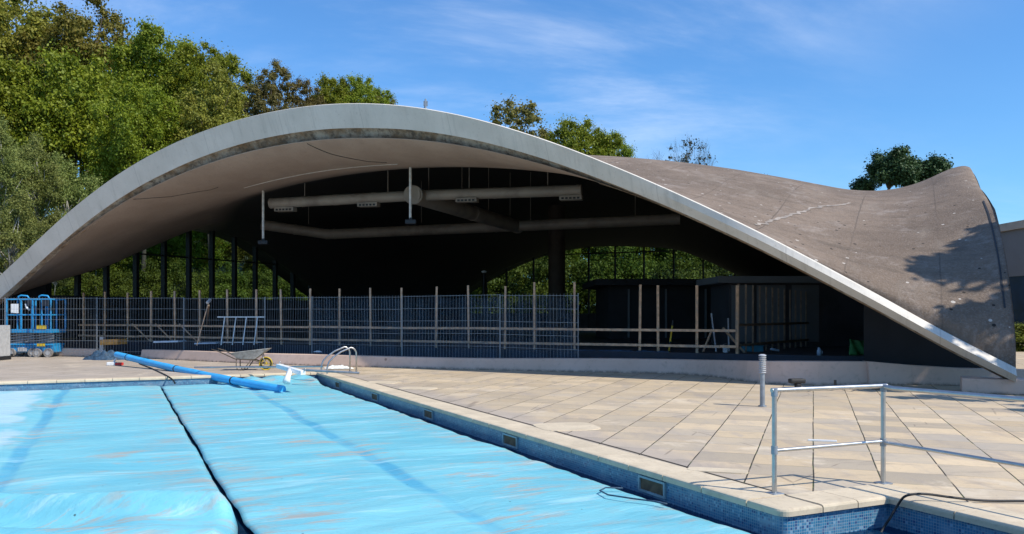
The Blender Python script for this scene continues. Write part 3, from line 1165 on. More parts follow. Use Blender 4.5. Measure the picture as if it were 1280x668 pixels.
# hall floor slab and dark plinth edge
def sw(s_, t_, z=0.0):
    return Vector((A0[0] + E1[0] * s_ + E2[0] * t_, A0[1] + E1[1] * s_ + E2[1] * t_, z))


q = MB()
a = [sw(1.3, 3.9), sw(33.5, 3.9), sw(33.5, 31.7), sw(1.3, 31.7)]
q.add([p + Vector((0, 0, .5)) for p in a] + [p + Vector((0, 0, .0)) for p in a], [(0, 1, 2, 3), (0, 4, 5, 1), (1, 5, 6, 2), (2, 6, 7, 3), (3, 7, 4, 0)])
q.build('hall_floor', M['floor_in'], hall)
q = MB()
q.bar(sw(1.4, 3.86, .27), sw(33.5, 3.86, .27), .06, .5)
q.build('plinth_board', M['dark_blue'], hall)


def soff_z(s_, t_):
    h = .16 + (float(face_h(s_)) - .16) * max(0, min(1, 1 - (t_ - .45) / 3.2)) ** 1.6
    return float(surf(s_, t_)) - h


def glazed(name, line, ks, axis, z0, ztr, mw, md, dado):
    """glazed arch wall; line(k) -> (s,t)"""
    w = MB()
    n = 60
    k0, k1 = ks[0], ks[-1]
    vs, fs = [], []
    for i in range(n + 1):
        k = k0 + (k1 - k0) * i / n
        s_, t_ = line(k)
        p = sw(s_, t_)
        vs += [p + Vector((0, 0, dado)), p + Vector((0, 0, max(dado + .01, soff_z(s_, t_) + .05)))]
    fs = [(2 * i, 2 * i + 2, 2 * i + 3, 2 * i + 1) for i in range(n)]
    w.add(vs, fs)
    g = w.build(name, M['glass'], hall)
    rz = math.atan2(axis[1], axis[0])
    for k in ks:
        s_, t_ = line(k)
        p = sw(s_, t_)
        zt_ = soff_z(s_, t_) + .1
        if zt_ < z0 + .3:
            continue
        q = MB()
        q.box((p.x, p.y, (z0 + zt_) / 2), (mw, md, zt_ - z0), rz)
        q.build('mullion', M['black'], g)
    if ztr:
        zz = [k0 + (k1 - k0) * i / 200 for i in range(201)]
        ok = [k for k in zz if soff_z(*line(k)) > ztr + .05]
        q = MB()
        q.bar(sw(*line(ok[0]), ztr), sw(*line(ok[-1]), ztr), .06, .07)
        q.build('transom', M['black'], g)
    q = MB()
    q.bar(sw(*line(k0), (dado + .5) / 2), sw(*line(k1), (dado + .5) / 2), .09, dado - .5)
    q.build('dado_panel', M['dark_wall'], g)
    return g


def px_k(px, org, d):
    """distance along org+k*d (2D) seen at photo column px"""
    r = (px - 640) / F
    return (r * org.y - org.x) / (d.x - r * d.y)


orgL = sw(1.2, 0)
kL = [px_k(p, orgL, E2v) for p in (60, 97, 133, 170, 205, 236, 265, 293, 319, 344, 366, 388, 408, 426)]
glazed('side_window', lambda k: (1.2, k), kL, E2v, .5, 4.45, .16, .26, 2.38)
orgB = sw(0, 31.8)
kB = [px_k(p, orgB, E1v) for p in (585, 608, 633, 667, 702, 736, 769, 805, 842, 879, 919, 960, 1004)]
glazed('rear_window', lambda k: (k, 31.8), kB, E1v, .5, 5.45, .09, .14, 1.6)
# opaque near-black walls, added to keep the gaps at sides and corners dark
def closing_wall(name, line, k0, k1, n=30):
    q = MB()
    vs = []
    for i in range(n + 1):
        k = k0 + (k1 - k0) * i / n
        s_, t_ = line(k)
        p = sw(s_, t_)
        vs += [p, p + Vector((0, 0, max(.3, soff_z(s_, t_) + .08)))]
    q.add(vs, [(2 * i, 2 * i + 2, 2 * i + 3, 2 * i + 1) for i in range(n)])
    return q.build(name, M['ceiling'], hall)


closing_wall('dark_infill_wall', lambda k: (33.6, k), 3.0, 31.8)
closing_wall('dark_infill_wall', lambda k: (1.2, k), kL[-1] - .05, 31.8)
closing_wall('dark_infill_wall', lambda k: (1.2, k), 1.5, kL[0] + .05)
closing_wall('dark_infill_wall', lambda k: (k, 31.8), 1.2, kB[0] + .05)
closing_wall('dark_infill_wall', lambda k: (k, 31.8), kB[-1] - .05, 33.6)
closing_wall('dark_front_infill', lambda k: (k, 3.0), 33.5, 36.2)

# big round column and the low block of changing rooms inside
cpos = Vector(((696 - 640) / F * 46, 46, 0))
q = MB()
q.cyl((cpos.x, cpos.y, .5), (cpos.x, cpos.y, roof_z(cpos.x, cpos.y) - .1), .47, 28)
q.build('column', M['column'], hall, smooth=True, auto=40)

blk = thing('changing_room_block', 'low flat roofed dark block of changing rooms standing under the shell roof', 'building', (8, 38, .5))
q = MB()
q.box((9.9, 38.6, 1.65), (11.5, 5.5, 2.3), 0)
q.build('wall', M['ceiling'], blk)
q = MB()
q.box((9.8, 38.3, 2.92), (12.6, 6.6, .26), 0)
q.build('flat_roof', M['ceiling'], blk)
q = MB()
for x_ in (5.0, 6.6, 8.3, 10.0, 12.0):
    q = MB()
    q.box((x_, 35.82, 1.6), (.08, .06, 2.1))
    q.build('door_frame', M['grey_wall'], blk)
blk2 = thing('service_counter', 'dark kiosk with pale wall panels and a flat top, deep inside on the right', 'kiosk', (7.5, 27.5, .5))
q = MB()
q.box((9.9, 29.4, 1.58), (5.2, 2.6, 2.16))
q.build('wall', M['dark_wall'], blk2)
q = MB()
q.box((9.7, 29.2, 2.72), (5.8, 3.3, .22))
q.build('flat_roof', M['grey_wall'], blk2)
for i, (x_, w_) in enumerate(((7.75, .75), (8.7, .95), (9.85, .9))):
    q = MB()
    q.box((x_, 28.07, 1.6), (w_, .05, 1.9))
    q.build('panel', M['grey_wall'], blk2)

# ------------------------------------------------------------------ ducts under the ceiling
def at(px, py, Y):
    return Vector(((px - 640) / F * Y, Y, zp(py, Y)))


def duct(label, pts, r, grilles, group='ventilation ducts under the shell roof'):
    t = thing('ventilation_duct', label, 'duct', tuple(pts[0]), 0, group)
    q = MB()
    q.tube(pts, r, 20)
    q.build('duct_pipe', M['duct'], t, smooth=True, auto=40)
    for a, b in zip(pts[:-1], pts[1:]):
        d = (Vector(b) - Vector(a)).normalized()
        for k in (0.02, .5, .98):
            c = Vector(a).lerp(Vector(b), k)
            q = MB()
            q.cyl(c - d * .04, c + d * .04, r * 1.06, 20)
            q.build('collar', M['duct'], t, smooth=True, auto=40)
    for c in grilles:
        q = MB()
        d = (Vector(pts[-1]) - Vector(pts[0])).normalized()
        rz = math.atan2(d.y, d.x)
        q.box((c.x, c.y, c.z - r - .05), (.80, .34, .16), rz)
        gq = q.build('grille', M['duct'], t, bevel=.01)
        for k in range(5):
            q = MB()
            q.box(Vector((c.x, c.y, c.z - r - .07)) + Matrix.Rotation(rz, 3, 'Z') @ Vector((-.28 + .14 * k, -.172, 0)), (.09, .012, .07), rz)
            q.build('slot', M['black'], gq)
    # hangers up to the roof
    for k in (.12, .4, .66, .9):
        c = Vector(pts[0]).lerp(Vector(pts[-1]), k)
        zr_ = roof_z(c.x, c.y) - .15
        if zr_ > c.z + .1:
            q = MB()
            q.cyl((c.x, c.y, c.z), (c.x, c.y, zr_), .014, 6)
            q.build('hanger', M['duct'], t)
    return t


d1a, d1b = at(338, 254.5, 32.5), at(727, 238, 29.6)
duct('beige ventilation duct nearest the open arch, with four box grilles', [d1a, at(420, 250, 31.9), at(515, 245, 31.2), d1b], .20,
     [at(357, 254, 32.4), at(461, 248, 31.6), at(584, 242, 30.6), at(714, 239, 29.7)])
d2a, d2b = at(327, 281, 41), at(850, 274, 38)
duct('dim ventilation duct deeper inside, crossing behind the nearer one', [d2a, at(410, 293, 41.5), d2b], .25, [])
dc, dd = at(516, 244, 30.6), at(648, 284, 40)
t = duct('short thick duct running back from the round duct end to the deeper duct', [dc, dd], .31, [])
q = MB()
q.cyl(dc - Vector((-.02, .10, 0)), dc + Vector((.0, .06, 0)), .345, 28)
q.build('end_cap', M['duct'], t, smooth=True, auto=40)

# hanging lamps on long rods
for (px, y0, y1, Y, lab) in ((329, 231, 300, 31.0, 'long cream rod with a dark flood lamp hanging from the soffit, before the side window'),
                             (513, 202, 274, 27.6, 'long cream rod with a dark flood lamp hanging in front of the round duct end')):
    top = at(px, y0, Y)
    top.z = min(top.z + .3, 99)
    t = thing('hanging_lamp', lab, 'lamp', tuple(top), 0, 'flood lamps on rods')
    ztop = max(top.z, roof_z(top.x, top.y) - .2)
    bot = at(px, y1, Y)
    q = MB()
    q.cyl((top.x, top.y, ztop), tuple(bot), .045, 10)
    q.build('rod', M['rod'], t, smooth=True, auto=40)
    q = MB()
    q.box((bot.x + .02, bot.y, bot.z - .10), (.36, .30, .15))
    q.box((bot.x + .02, bot.y, bot.z - .0), (.10, .10, .10))
    q.build('lamp_head', M['black'], t, bevel=.02)
# small interior post lamps with bright tops
for (px, py, Y, lab) in ((605, 340, 44, 'black interior post lamp with a bright top, left of the brown column'),
                         (893, 350, 33, 'black interior post lamp with a bright top, above the kiosk corner')):
    p = at(px, py, Y)
    t = thing('post_lamp', lab, 'lamp', (p.x, p.y, .5), 0, 'interior post lamps')
    q = MB()
    q.cyl((p.x, p.y, .5), (p.x, p.y, p.z - .06), .09, 12)
    q.build('post', M['black'], t)
    q = MB()
    q.tube([(p.x, p.y, p.z - .06), (p.x, p.y, p.z + .02), (p.x, p.y, p.z + .08)], [.10, .16, .03], 14)
    q.build('lamp_glass', M['bulb'], t, smooth=True)

# ------------------------------------------------------------------ low pink wall in front of the hall
def low_wall(pts, label):
    """pts: (px, y_base, y_top)"""
    P = []
    for x_, yb, yt in pts:
        b = gp(x_, yb)
        P.append((b, zp(yt, b.y)))
    t = MB()
    dep = .38
    n = len(P)
    vs = []
    for i, (b, z) in enumerate(P):
        a, c = P[max(i - 1, 0)][0], P[min(i + 1, n - 1)][0]
        d = (c - a).normalized()
        nn = Vector((-d.y, d.x, 0))
        vs += [b, b + Vector((0, 0, z)) + nn * .07, b + nn * dep + Vector((0, 0, z)), b + nn * dep]
    fs = []
    for i in range(n - 1):
        for k in range(4):
            fs.append((i * 4 + k, (i + 1) * 4 + k, (i + 1) * 4 + (k + 1) % 4, i * 4 + (k + 1) % 4))
    fs += [(0, 1, 2, 3), tuple((n - 1) * 4 + k for k in (3, 2, 1, 0))]
    t.add(vs, fs)
    return tag(t.build('low_wall', M['pink'], bevel=.015), label, 'wall')


def interp_pts(tab, n):
    xs = [a[0] for a in tab]
    X = np.linspace(xs[0], xs[-1], n)
    return [(float(x), float(cs(x, xs, [a[1] for a in tab])), float(cs(x, xs, [a[2] for a in tab]))) for x in X]


low_wall([(52, 445.6, 435), (75, 445.8, 435.5), (119, 446.3, 436.6)], 'short low pink rendered wall behind the blue lifts')
low_wall(interp_pts([(175, 448, 437.3), (234, 451, 438.8), (295, 454, 441.5), (400, 457.6, 443.8), (500, 460.2, 446.5), (600, 462.6, 448.4), (700, 465, 448.6), (770, 466.2, 448.8), (840, 467.8, 449.8), (891, 471.5, 450.6), (943, 478.5, 451.6), (1012, 482, 452.2), (1086, 481, 452.6)], 60),
         'long low pink rendered wall curving along the deck in front of the hall')
low_wall([(1087, 481.4, 452.3), (1140, 481.2, 457), (1200, 482.5, 461), (1292, 484.5, 463)], 'paler low rendered wall running under the right foot of the roof')
# concrete foot of the shell at the right
ft = MB()
fb = sw(36.35, .25)
ft.box((fb.x - .1, fb.y + .35, .15), (1.3, .7, .30), math.atan2(E1[1], E1[0]))
ft.build('roof_foot', M['pink'], hall, bevel=.02)

# ------------------------------------------------------------------ timber frame
tf = thing('timber_railing', 'bare timber post and rail fence standing on the hall floor edge behind the wire mesh', 'railing', tuple(sw(3, 4.3, .5)))
orgT = sw(0, 4.35)
tops = {105: 366, 131: 365, 160: 366, 189: 364, 219: 364, 250: 363, 285: 362, 321: 362, 352: 362, 387.5: 361, 424.5: 361, 463.5: 360, 502: 360, 545: 358.5, 586: 357, 631: 358, 668: 353, 718: 353, 799.5: 356, 822.5: 357, 871: 357, 921: 357}
for i, (px, ty) in enumerate(tops.items()):
    k = px_k(px, orgT, E1v)
    p = sw(k, 4.35)
    zt_ = zp(ty, p.y)
    q = MB()
    lean = random.uniform(-.03, .03)
    q.bar((p.x, p.y, .5), (p.x + lean, p.y, zt_), .085, .06)
    q.build('post', M['wood'], tf)
    if px == 921:
        kend = k
k0 = px_k(100, orgT, E1v)
for z_ in (1.13, .70):
    prevk = k0
    while prevk < kend - .1:
        nk = min(prevk + random.uniform(3.4, 4.2), kend)
        q = MB()
        q.bar(sw(prevk, 4.28, z_ + random.uniform(-.012, .012)), sw(nk - .01, 4.28, z_ + random.uniform(-.012, .012)), .045, .07)
        q.build('rail', M['wood'], tf)
        prevk = nk
# diagonal braces
for px in (160, 189, 219, 900):
    k = px_k(px, orgT, E1v)
    q = MB()
    q.bar(sw(k + .05, 4.5, 1.2), sw(k + .55, 4.9, .52), .06, .05)
    q.build('brace', M['wood'], tf)
q = MB()
q.bar(sw(px_k(252, orgT, E1v), 4.6, .55 + .6), at(261, 382, 27.8), .05)
q.build('brace', M['wood_dim'], tf)
# receding slatted partition on the right
tp = thing('slatted_partition', 'row of thin upright timber slats receding into the dark hall beside the kiosk', 'partition', tuple(sw(kend, 4.5, .5)))
pe = at(921, 436, 23.3)
for i in range(13):
    f_ = i / 12
    p = sw(kend + 1.2 * f_, 4.6 + 6.5 * f_)
    q = MB()
    q.bar((p.x, p.y, .5), (p.x, p.y, 2.42 - .1 * f_), .05, .04)
    q.build('slat', M['wood_dim'], tp)
for z_ in (1.28, .72):
    q = MB()
    q.bar(sw(kend, 4.55, z_), sw(kend + 1.2, 11.05, z_), .05, .07)
    q.build('rail', M['wood_dim'], tp)

# ------------------------------------------------------------------ wire mesh fence
def fence_panel(a, b, h0, h1, label, faint=1.0):
    a, b = Vector(a), Vector(b)
    d = (b - a)
    Lp = d.length
    x = d.normalized()
    nn = Vector((-x.y, x.x, 0))
    lean = random.uniform(-.05, .05)
    dh = random.uniform(-.03, .03)
    t = thing('fence_panel', label, 'fence panel', tuple(a), 0, 'temporary wire mesh fence panels')
    q = MB()
    n = int(Lp / .105)
    for i in range(n + 1):
        p = a + x * (Lp * i / n)
        jx_ = x * random.uniform(-.006, .006)
        q.bar(p + Vector((0, 0, h0 + .03)), p + jx_ + nn * lean + Vector((0, 0, h1)), .0048)
    for k in range(6):
        z = h0 + .1 + (h1 - h0 - .14) * k / 5
        o_ = nn * (lean * (z - h0) / (h1 - h0))
        mp = (a + b) / 2 + Vector((0, 0, z + dh * .5)) + o_
        q.bar(a + o_ + Vector((0, 0, z)) + nn * .007, mp + nn * .007, .0085)
        q.bar(mp + nn * .007, b + o_ + Vector((0, 0, z + dh)) + nn * .007, .0085)
    q.build('wire_mesh', M['galv'], t)
    for e in (a + x * .02, b - x * .02):
        q = MB()
        q.cyl(e + Vector((0, 0, h0 - .12)), e + Vector((0, 0, h1 + .0)), .008, 8)
        q.build('upright', M['galv'], t)
    q = MB()
    q.box(b + Vector((0, 0, h0 - .06)), (.6, .22, .12), math.atan2(nn.y, nn.x))
    q.build('foot_block', M['rubber'], t, bevel=.02)
    return t


fl = [(-21.9, 30.6), (-18.4, 30.35), (-15.0, 30.2), (-11.7, 29.8), (-8.4, 28.4), (-6.55, 27.35), (-3.4, 25.8), (-.35, 24.35), (1.85, 23.2)]
fz = [(.12, 2.18)] * 3 + [(.14, 2.16)] * 5
labs = ['wire mesh fence panel at the left edge of the picture, beside the white cabinet',
        'wire mesh fence panel standing right before the two blue lifts',
        'wire mesh fence panel behind the dark netting bundle and the end of the blue roll',
        'wire mesh fence panel left of and behind the wheelbarrow',
        'narrow wire mesh fence panel directly behind the wheelbarrow wheel',
        'wire mesh fence panel directly behind the steel pool ladder hoops',
        'wire mesh fence panel third from the right end of the fence',
        'rightmost wire mesh fence panel, ending near the middle timber posts']
for i in range(len(fl) - 1):
    fp = fence_panel((*fl[i], 0), (*fl[i + 1], 0), fz[i][0], fz[i][1], labs[i])
    if i >= 5:
        a, b = Vector((*fl[i], 0)), Vector((*fl[i + 1], 0))
        nn = Vector((-(b - a).normalized().y, (b - a).normalized().x, 0))
        V, Fs = [], []
        for k in range(25):
            for j in range(9):
                q_ = a.lerp(b, (k + .02) / 24.04) + nn * (.05 + .03 * math.sin(k * .9 + i) * math.sin(j * .7 + k * .2))
                V.append((q_.x, q_.y, .16 + (2.10 - .05 * abs(math.sin(k * .4 + i)) - .16) * j / 8))
        for k in range(24):
            for j in range(8):
                Fs.append((k * 9 + j, (k + 1) * 9 + j, (k + 1) * 9 + j + 1, k * 9 + j + 1))
        MB().add(V, Fs).build('netting', M['net'], fp, smooth=True)

# ------------------------------------------------------------------ scissor lifts
def lift(label, base, length, width, rz, panel):
    """small blue scissor lift, local x along its length"""
    t = thing('scissor_lift', label, 'scissor lift', base, rz, 'small scissor lifts')
    bl, bk, al = M['blue_steel'], M['rubber'], M['galv']
    L, Wd = length, width
    q = MB()
    q.box((0, 0, .30), (L * .96, Wd * .66, .26))
    q.box((0, 0, .46), (L * .98, Wd * .8, .06))
    q.box((L * .12, -Wd * .34, .30), (L * .3, .03, .16))
    q.build('chassis', bl, t, bevel=.015, world=False)
    for sx in (-1, 1):
        for sy in (-1, 1):
            q = MB()
            q.cyl((sx * (L / 2 - .15), sy * Wd * .40 - .05, .16), (sx * (L / 2 - .15), sy * Wd * .40 + .05, .16), .16, 20)
            w_ = q.build('wheel', M['tyre_grey'], t, smooth=True, auto=40, world=False)
            q = MB()
            q.cyl((sx * (L / 2 - .15), sy * Wd * .40 - .056, .16), (sx * (L / 2 - .15), sy * Wd * .40 + .056, .16), .085, 14)
            q.build('rim', M['louvre'], w_, smooth=True, auto=40, world=False)
    # folded scissor stack
    for k in range(4):
        z0, z1 = .50 + k * .095, .50 + (k + 1) * .095
        for sy in (-1, 1):
            q = MB()
            q.bar((-L * .42, sy * Wd * .26, z0), (L * .42, sy * Wd * .26, z1), .03, .045)
            q.bar((-L * .42, sy * Wd * .20, z1), (L * .42, sy * Wd * .20, z0), .03, .045)
            q.build('scissor_arm', al, t, world=False)
    q = MB()
    q.cyl((-L * .2, 0, .52), (L * .25, 0, .80), .045, 12)
    q.build('hydraulic_ram', M['steel'], t, smooth=True, auto=40, world=False)
    q = MB()
    q.box((0, 0, .955), (L, Wd * .95, .13))
    q.build('platform_deck', bl, t, bevel=.01, world=False)
    q = MB()
    zt_ = 2.12
    xs, ys = L / 2 - .02, Wd * .95 / 2 - .02
    for z_ in (1.55, zt_):
        for a, b in (((-xs, -ys), (xs, -ys)), ((xs, -ys), (xs, ys)), ((xs, ys), (-xs, ys)), ((-xs, ys), (-xs, -ys))):
            q.bar((*a, z_), (*b, z_), .045)
    for a in ((-xs, -ys), (xs, -ys), (xs, ys), (-xs, ys), (0, -ys), (0, ys)):
        q.bar((*a, 1.02), (*a, zt_), .045)
    q.build('guard_rail', bl, t, world=False)
    q = MB()
    q.tube([(-.1, -ys, zt_), (-.1, -ys, zt_ + .10), (.0, -ys, zt_ + .14), (.22, -ys, zt_ + .12), (.3, -ys, zt_)], .03, 10)
    q.build('gate_handle', bl, t, smooth=True, world=False)
    q = MB()
    q.box((xs - .18, -ys - .02, zt_ - .14), (.22, .16, .24))
    q.build('control_box', M['dark_blue'], t, bevel=.02, world=False)
    if panel == 'white':
        q = MB()
        q.box((-xs + .30, -ys - .03, 1.78), (.27, .015, .34))
        q.build('white_notice', M['white_pl'], t, world=False)
        q = MB()
        q.tube([(xs - .35, -ys - .03, 1.95), (xs - .28, -ys - .05, 1.8), (xs - .20, -ys - .03, 1.72)], [.03, .05, .03], 8)
        q.build('rag', M['white_pl'], t, smooth=True, world=False)
        q = MB()
        q.box((0, -Wd * .36, .28), (.32, .02, .14))
        q.build('battery_hatch', M['louvre'], t, world=False)
    else:
        q = MB()
        q.box((0, -ys - .03, 1.10), (.36, .02, .14))
        q.build('yellow_plate', M['yellow'], t, world=False)
        q = MB()
        q.box((-.05, -Wd * .42, .45), (.3, .02, .10))
        q.build('yellow_plate', M['yellow'], t, world=False)
    return t


b = gp(33, 448.5)
lift('blue scissor lift seen side on with a white notice on its rail', (-18.0, 31.0, 0), 1.08, .8, .04, 'white')
b = gp(65, 448.5)
lift('narrower blue scissor lift with a yellow plate, right beside the other lift', (-17.1, 30.9, 0), .72, 1.0, -.05, 'yellow')
# pale cabinet at the left edge
t = thing('site_cabinet', 'pale grey ribbed cabinet at the left edge of the picture', 'cabinet', (-18.2, 28.4, 0))
q = MB()
q.box((-18.18, 28.6, .66), (1.5, .9, 1.06))
q.build('cabinet_body', M['louvre'], t, bevel=.01)
q = MB()
for k in range(9):
    q = MB() if k == 0 else q
    q.box((-18.18, 28.142, .2 + k * .115), (1.46, .02, .05))
q.build('ribbing', M['louvre'], t)
q = MB()
q.box((-18.18, 28.6, .07), (1.54, .94, .13))
q.build('skid', M['black'], t)
# orange timber leaning beside the lifts
b = gp(13.5, 444)
tag(MB().bar((-18.75, 30.3, 0), (-18.78, 30.4, 1.72), .11, .06).build('timber_post', M['wood_orange'], bevel=.006), 'upright orange brown timber plank beside the left blue lift', 'plank')

# ------------------------------------------------------------------ blue roll and its straps
La, Lb = at(146, 444, 25.8), at(353, 479.5, 19.2)
Lb.z = -.15
La.z = .33
t = thing('cover_roll', 'long bright blue roll lying from the far deck down onto the pool cover', 'roll', tuple(La))
pts = []
for k in range(25):
    f_ = k / 24
    p = La.lerp(Lb, f_)
    p.z += -.05 * math.sin(math.pi * f_)
    pts.append(p)
q = MB()
q.tube(pts, [(.094 - .004 * math.cos(k * 1.7)) for k in range(25)], 20)
q.build('foam_tube', M['tube'], t, smooth=True, auto=50)
for f_ in (.09, .43, .76):
    p = La.lerp(Lb, f_)
    p.z += -.05 * math.sin(math.pi * f_)
    d = (Lb - La).normalized()
    q = MB()
    q.cyl(p - d * .025, p + d * .025, .101, 20)
    q.build('strap', M['rubber'], t, smooth=True, auto=40)
# end bracket under the roll
b = La
t = thing('roll_bracket', 'small red and white bracket under the far end of the blue roll', 'bracket', (b.x, b.y, 0))
q = MB()
q.box((b.x - .10, b.y - .1, .05), (.26, .2, .10))
q.bar((b.x - .05, b.y - .1, .1), (b.x, b.y, .24), .05)
q.build('foot', M['white_pl'], t, bevel=.02)
q = MB()
q.box((b.x + .13, b.y - .1, .045), (.18, .2, .09))
q.build('red_cap', M['red'], t, bevel=.02)
# black strap on the deck
q = MB()
a = [gp(174, 454.5, .02), gp(190, 461, .015), gp(205, 468, .015), gp(212, 472, .02), gp(217, 476, -.08), gp(219, 480, -.16)]
q.tube(a, .02, 8)
tag(q.build('strap', M['rubber'], smooth=True), 'thin black strap lying from the blue roll over the pool edge', 'strap')

# white T shaped roller stand
c0, c1 = at(348, 457.5, 19.7), at(379, 466.5, 18.9)
t = thing('roller_stand', 'white T shaped plastic roller stand standing on the blue cover', 'stand', (c0.x, c0.y, -.22))
q = MB()
q.bar(c0, c1, .13, .10)
q.build('cross_arm', M['white_pl'], t, bevel=.012)
mid = c0.lerp(c1, .5)
q = MB()
q.tube([mid, at(360, 471, 18.9), at(358, 478, 18.8)], [.07, .06, .09], 12)
q.build('leg', M['white_pl'], t, smooth=True)
for c in (c0, c1):
    q = MB()
    q.tube([c + Vector((.03, 0, .04)), c + Vector((.03, 0, .09)), c + Vector((.05, 0, .10))], .014, 8)
    q.build('hook', M['steel'], t, smooth=True)
# long thin steel pole
q = MB()
q.cyl(at(243, 459.5, 21.9), at(404, 458.3, 21.5), .022, 10)
tag(q.build('steel_pole', M['steel'], smooth=True, auto=40), 'long thin steel pole lying along the far pool edge', 'pole')
q = MB()
q.cyl(at(378, 462.5, 20.9), at(449, 466.5, 20.7), .03, 10)
tag(q.build('roller_axle', M['galv'], smooth=True, auto=40), 'dull metal axle lying across the pool corner under the ladder', 'pole')

# crumpled heaps ------------------------------------------------------------
def heap(name, label, cat, c, rx, ry, h, mat, seed, n=22):
    V, Fs = [], []
    rng = random.Random(seed)
    ph = [rng.random() * 6 for _ in range(6)]
    for i in range(n):
        for j in range(n):
            u, v = -1 + 2 * i / (n - 1), -1 + 2 * j / (n - 1)
            # square to disc
            x_, y_ = u * math.sqrt(1 - v * v / 2), v * math.sqrt(1 - u * u / 2)
            r = min(1, math.hypot(x_, y_))
            e = 1 + .18 * math.sin(4 * math.atan2(y_, x_) + ph[0]) + .1 * math.sin(7 * math.atan2(y_, x_) + ph[1])
            z = (1 - r ** 2.4) * (.65 + .35 * math.sin(9 * x_ + ph[2] + 3 * y_) * math.cos(7 * y_ + ph[3])) + (.12 * rng.random() if r < .98 else 0)
            V.append((c[0] + x_ * rx * e, c[1] + y_ * ry * e, c[2] + max(0, z) * h))
    for i in range(n - 1):
        for j in range(n - 1):
            Fs.append((i * n + j, (i + 1) * n + j, (i + 1) * n + j + 1, i * n + j + 1))
    q = MB().add(V, Fs)
    q.add([V[i * n] for i in range(n)] + [V[i * n + n - 1] for i in range(n)], [])
    return tag(q.build(name, mat, smooth=True), label, cat)


b = gp(157, 447)
heap('netting_bundle', 'crumpled dark blue netting bundle in the gap of the low wall', 'netting', (b.x, 28.9, 0), .62, .35, .36, M['tarp_navy'], 3)
b = gp(418, 461.5)
heap('rope_coil', 'small heap of white rope at the foot of the steel pool ladder', 'rope', (b.x + .1, b.y, 0.02), .42, .2, .10, M['rope'], 5)
b = gp(397, 445)
heap('white_scrap', 'small white scrap lying on top of the long low wall', 'scrap', (b.x * .0 + (397 - 640) / F * 26.9, 26.9, .355), .12, .08, .06, M['white_pl'], 8, 10)
# black cable heap on deck before the right wall
t = thing('cable_heap', 'black cable and plug lying on the deck against the low wall', 'cable', tuple(gp(1000, 484.5)))
b = gp(996, 484.5)
q = MB()
q.box((b.x, b.y, .14), (.34, .18, .10), .1)
q.box((b.x + .02, b.y, .05), (.12, .14, .10), .1)
q.build('plug_box', M['rubber'], t, bevel=.03)
pts = [gp(1000, 484.6, .10)] + [gp(1005 + 9 * k, 485.0 + .5 * math.sin(k * 1.3), .05 + .03 * math.sin(k * 2.1)) for k in range(1, 12)]
q = MB()
q.tube(pts, .017, 8)
q.build('lead', M['rubber'], t, smooth=True)
b = gp(1044, 484.5)
q = MB()
q.cyl((b.x, b.y, 0), (b.x, b.y, .16), .03, 8)
tag(q.build('pipe_stub', M['bark']), 'short rusty pipe stub sticking up from the deck by the low wall', 'pipe')
for k, (px, py) in enumerate(((1097, 487), (1240, 492))):
    b = gp(px, py)
    heap('debris', ('small brown heap of dead leaves below the handrail corner', 'small brown heap of dead leaves near the right roof foot')[k], 'leaves', (b.x, b.y, .0), .12, .07, .05, M['bark'], 11 + k, 9)

# ------------------------------------------------------------------ wheelbarrow
b = gp(310, 463)
wbx = thing('wheelbarrow', 'old grey wheelbarrow with a yellow wheel parked at the far pool edge', 'wheelbarrow', (b.x, b.y, 0), .06)
q = MB()
top = [(-.42, -.28), (.62, -.22), (.62, .22), (-.42, .28)]
bot = [(-.25, -.17), (.22, -.15), (.22, .15), (-.25, .17)]
zt_ = [.50, .62, .62, .50]
vs = [(x_, y_, z_) for (x_, y_), z_ in zip(top, zt_)] + [(x_, y_, .32) for x_, y_ in bot]
vi = [(x_ * .97, y_ * .95, z_ + .0) for (x_, y_), z_ in zip(top, zt_)] + [(x_ * .96, y_ * .94, .335) for x_, y_ in bot]
q.add(vs + vi, [(4, 5, 1, 0), (5, 6, 2, 1), (6, 7, 3, 2), (7, 4, 0, 3), (7, 6, 5, 4), (8, 9, 13, 12), (9, 10, 14, 13), (10, 11, 15, 14), (11, 8, 12, 15), (12, 13, 14, 15),
                (0, 1, 9, 8), (1, 2, 10, 9), (2, 3, 11, 10), (3, 0, 8, 11)])
q.build('tray', M['barrow'], wbx, bevel=.012, world=False)
for sy in (-1, 1):
    q = MB()
    q.tube([(-.92, sy * .30, .60), (-.72, sy * .29, .54), (-.3, sy * .22, .33), (.2, sy * .14, .29), (.46, sy * .07, .19)], .016, 8)
    q.build('handle', M['bark'], wbx, smooth=True, world=False)
    q = MB()
    q.tube([(-.27, sy * .20, .31), (-.27, sy * .21, .1), (-.22, sy * .21, .02), (-.08, sy * .21, .02), (.0, sy * .2, .12), (.12, sy * .17, .29)], .014, 8)
    q.build('leg', M['bark'], wbx, smooth=True, world=False)
    q = MB()
    q.tube([(.40, sy * .09, .46), (.46, sy * .08, .30), (.50, sy * .07, .19)], .012, 6)
    q.build('wheel_brace', M['galv'], wbx, smooth=True, world=False)
q = MB()
ring = [(.50 + .155 * math.cos(R(15) * k), 0, .19 + .155 * math.sin(R(15) * k)) for k in range(25)]
q.tube(ring, .036, 10, cap=False)
w_ = q.build('wheel', M['rubber'], wbx, smooth=True, world=False)
q = MB()
q.tube([(.50 + .125 * math.cos(R(15) * k), 0, .19 + .125 * math.sin(R(15) * k)) for k in range(25)], .020, 8, cap=False)
q.tube([(.50 + .178 * math.cos(R(15) * k), -.03, .19 + .178 * math.sin(R(15) * k)) for k in range(25)], .016, 8, cap=False)
q.cyl((.50, -.06, .19), (.50, .06, .19), .03, 12)
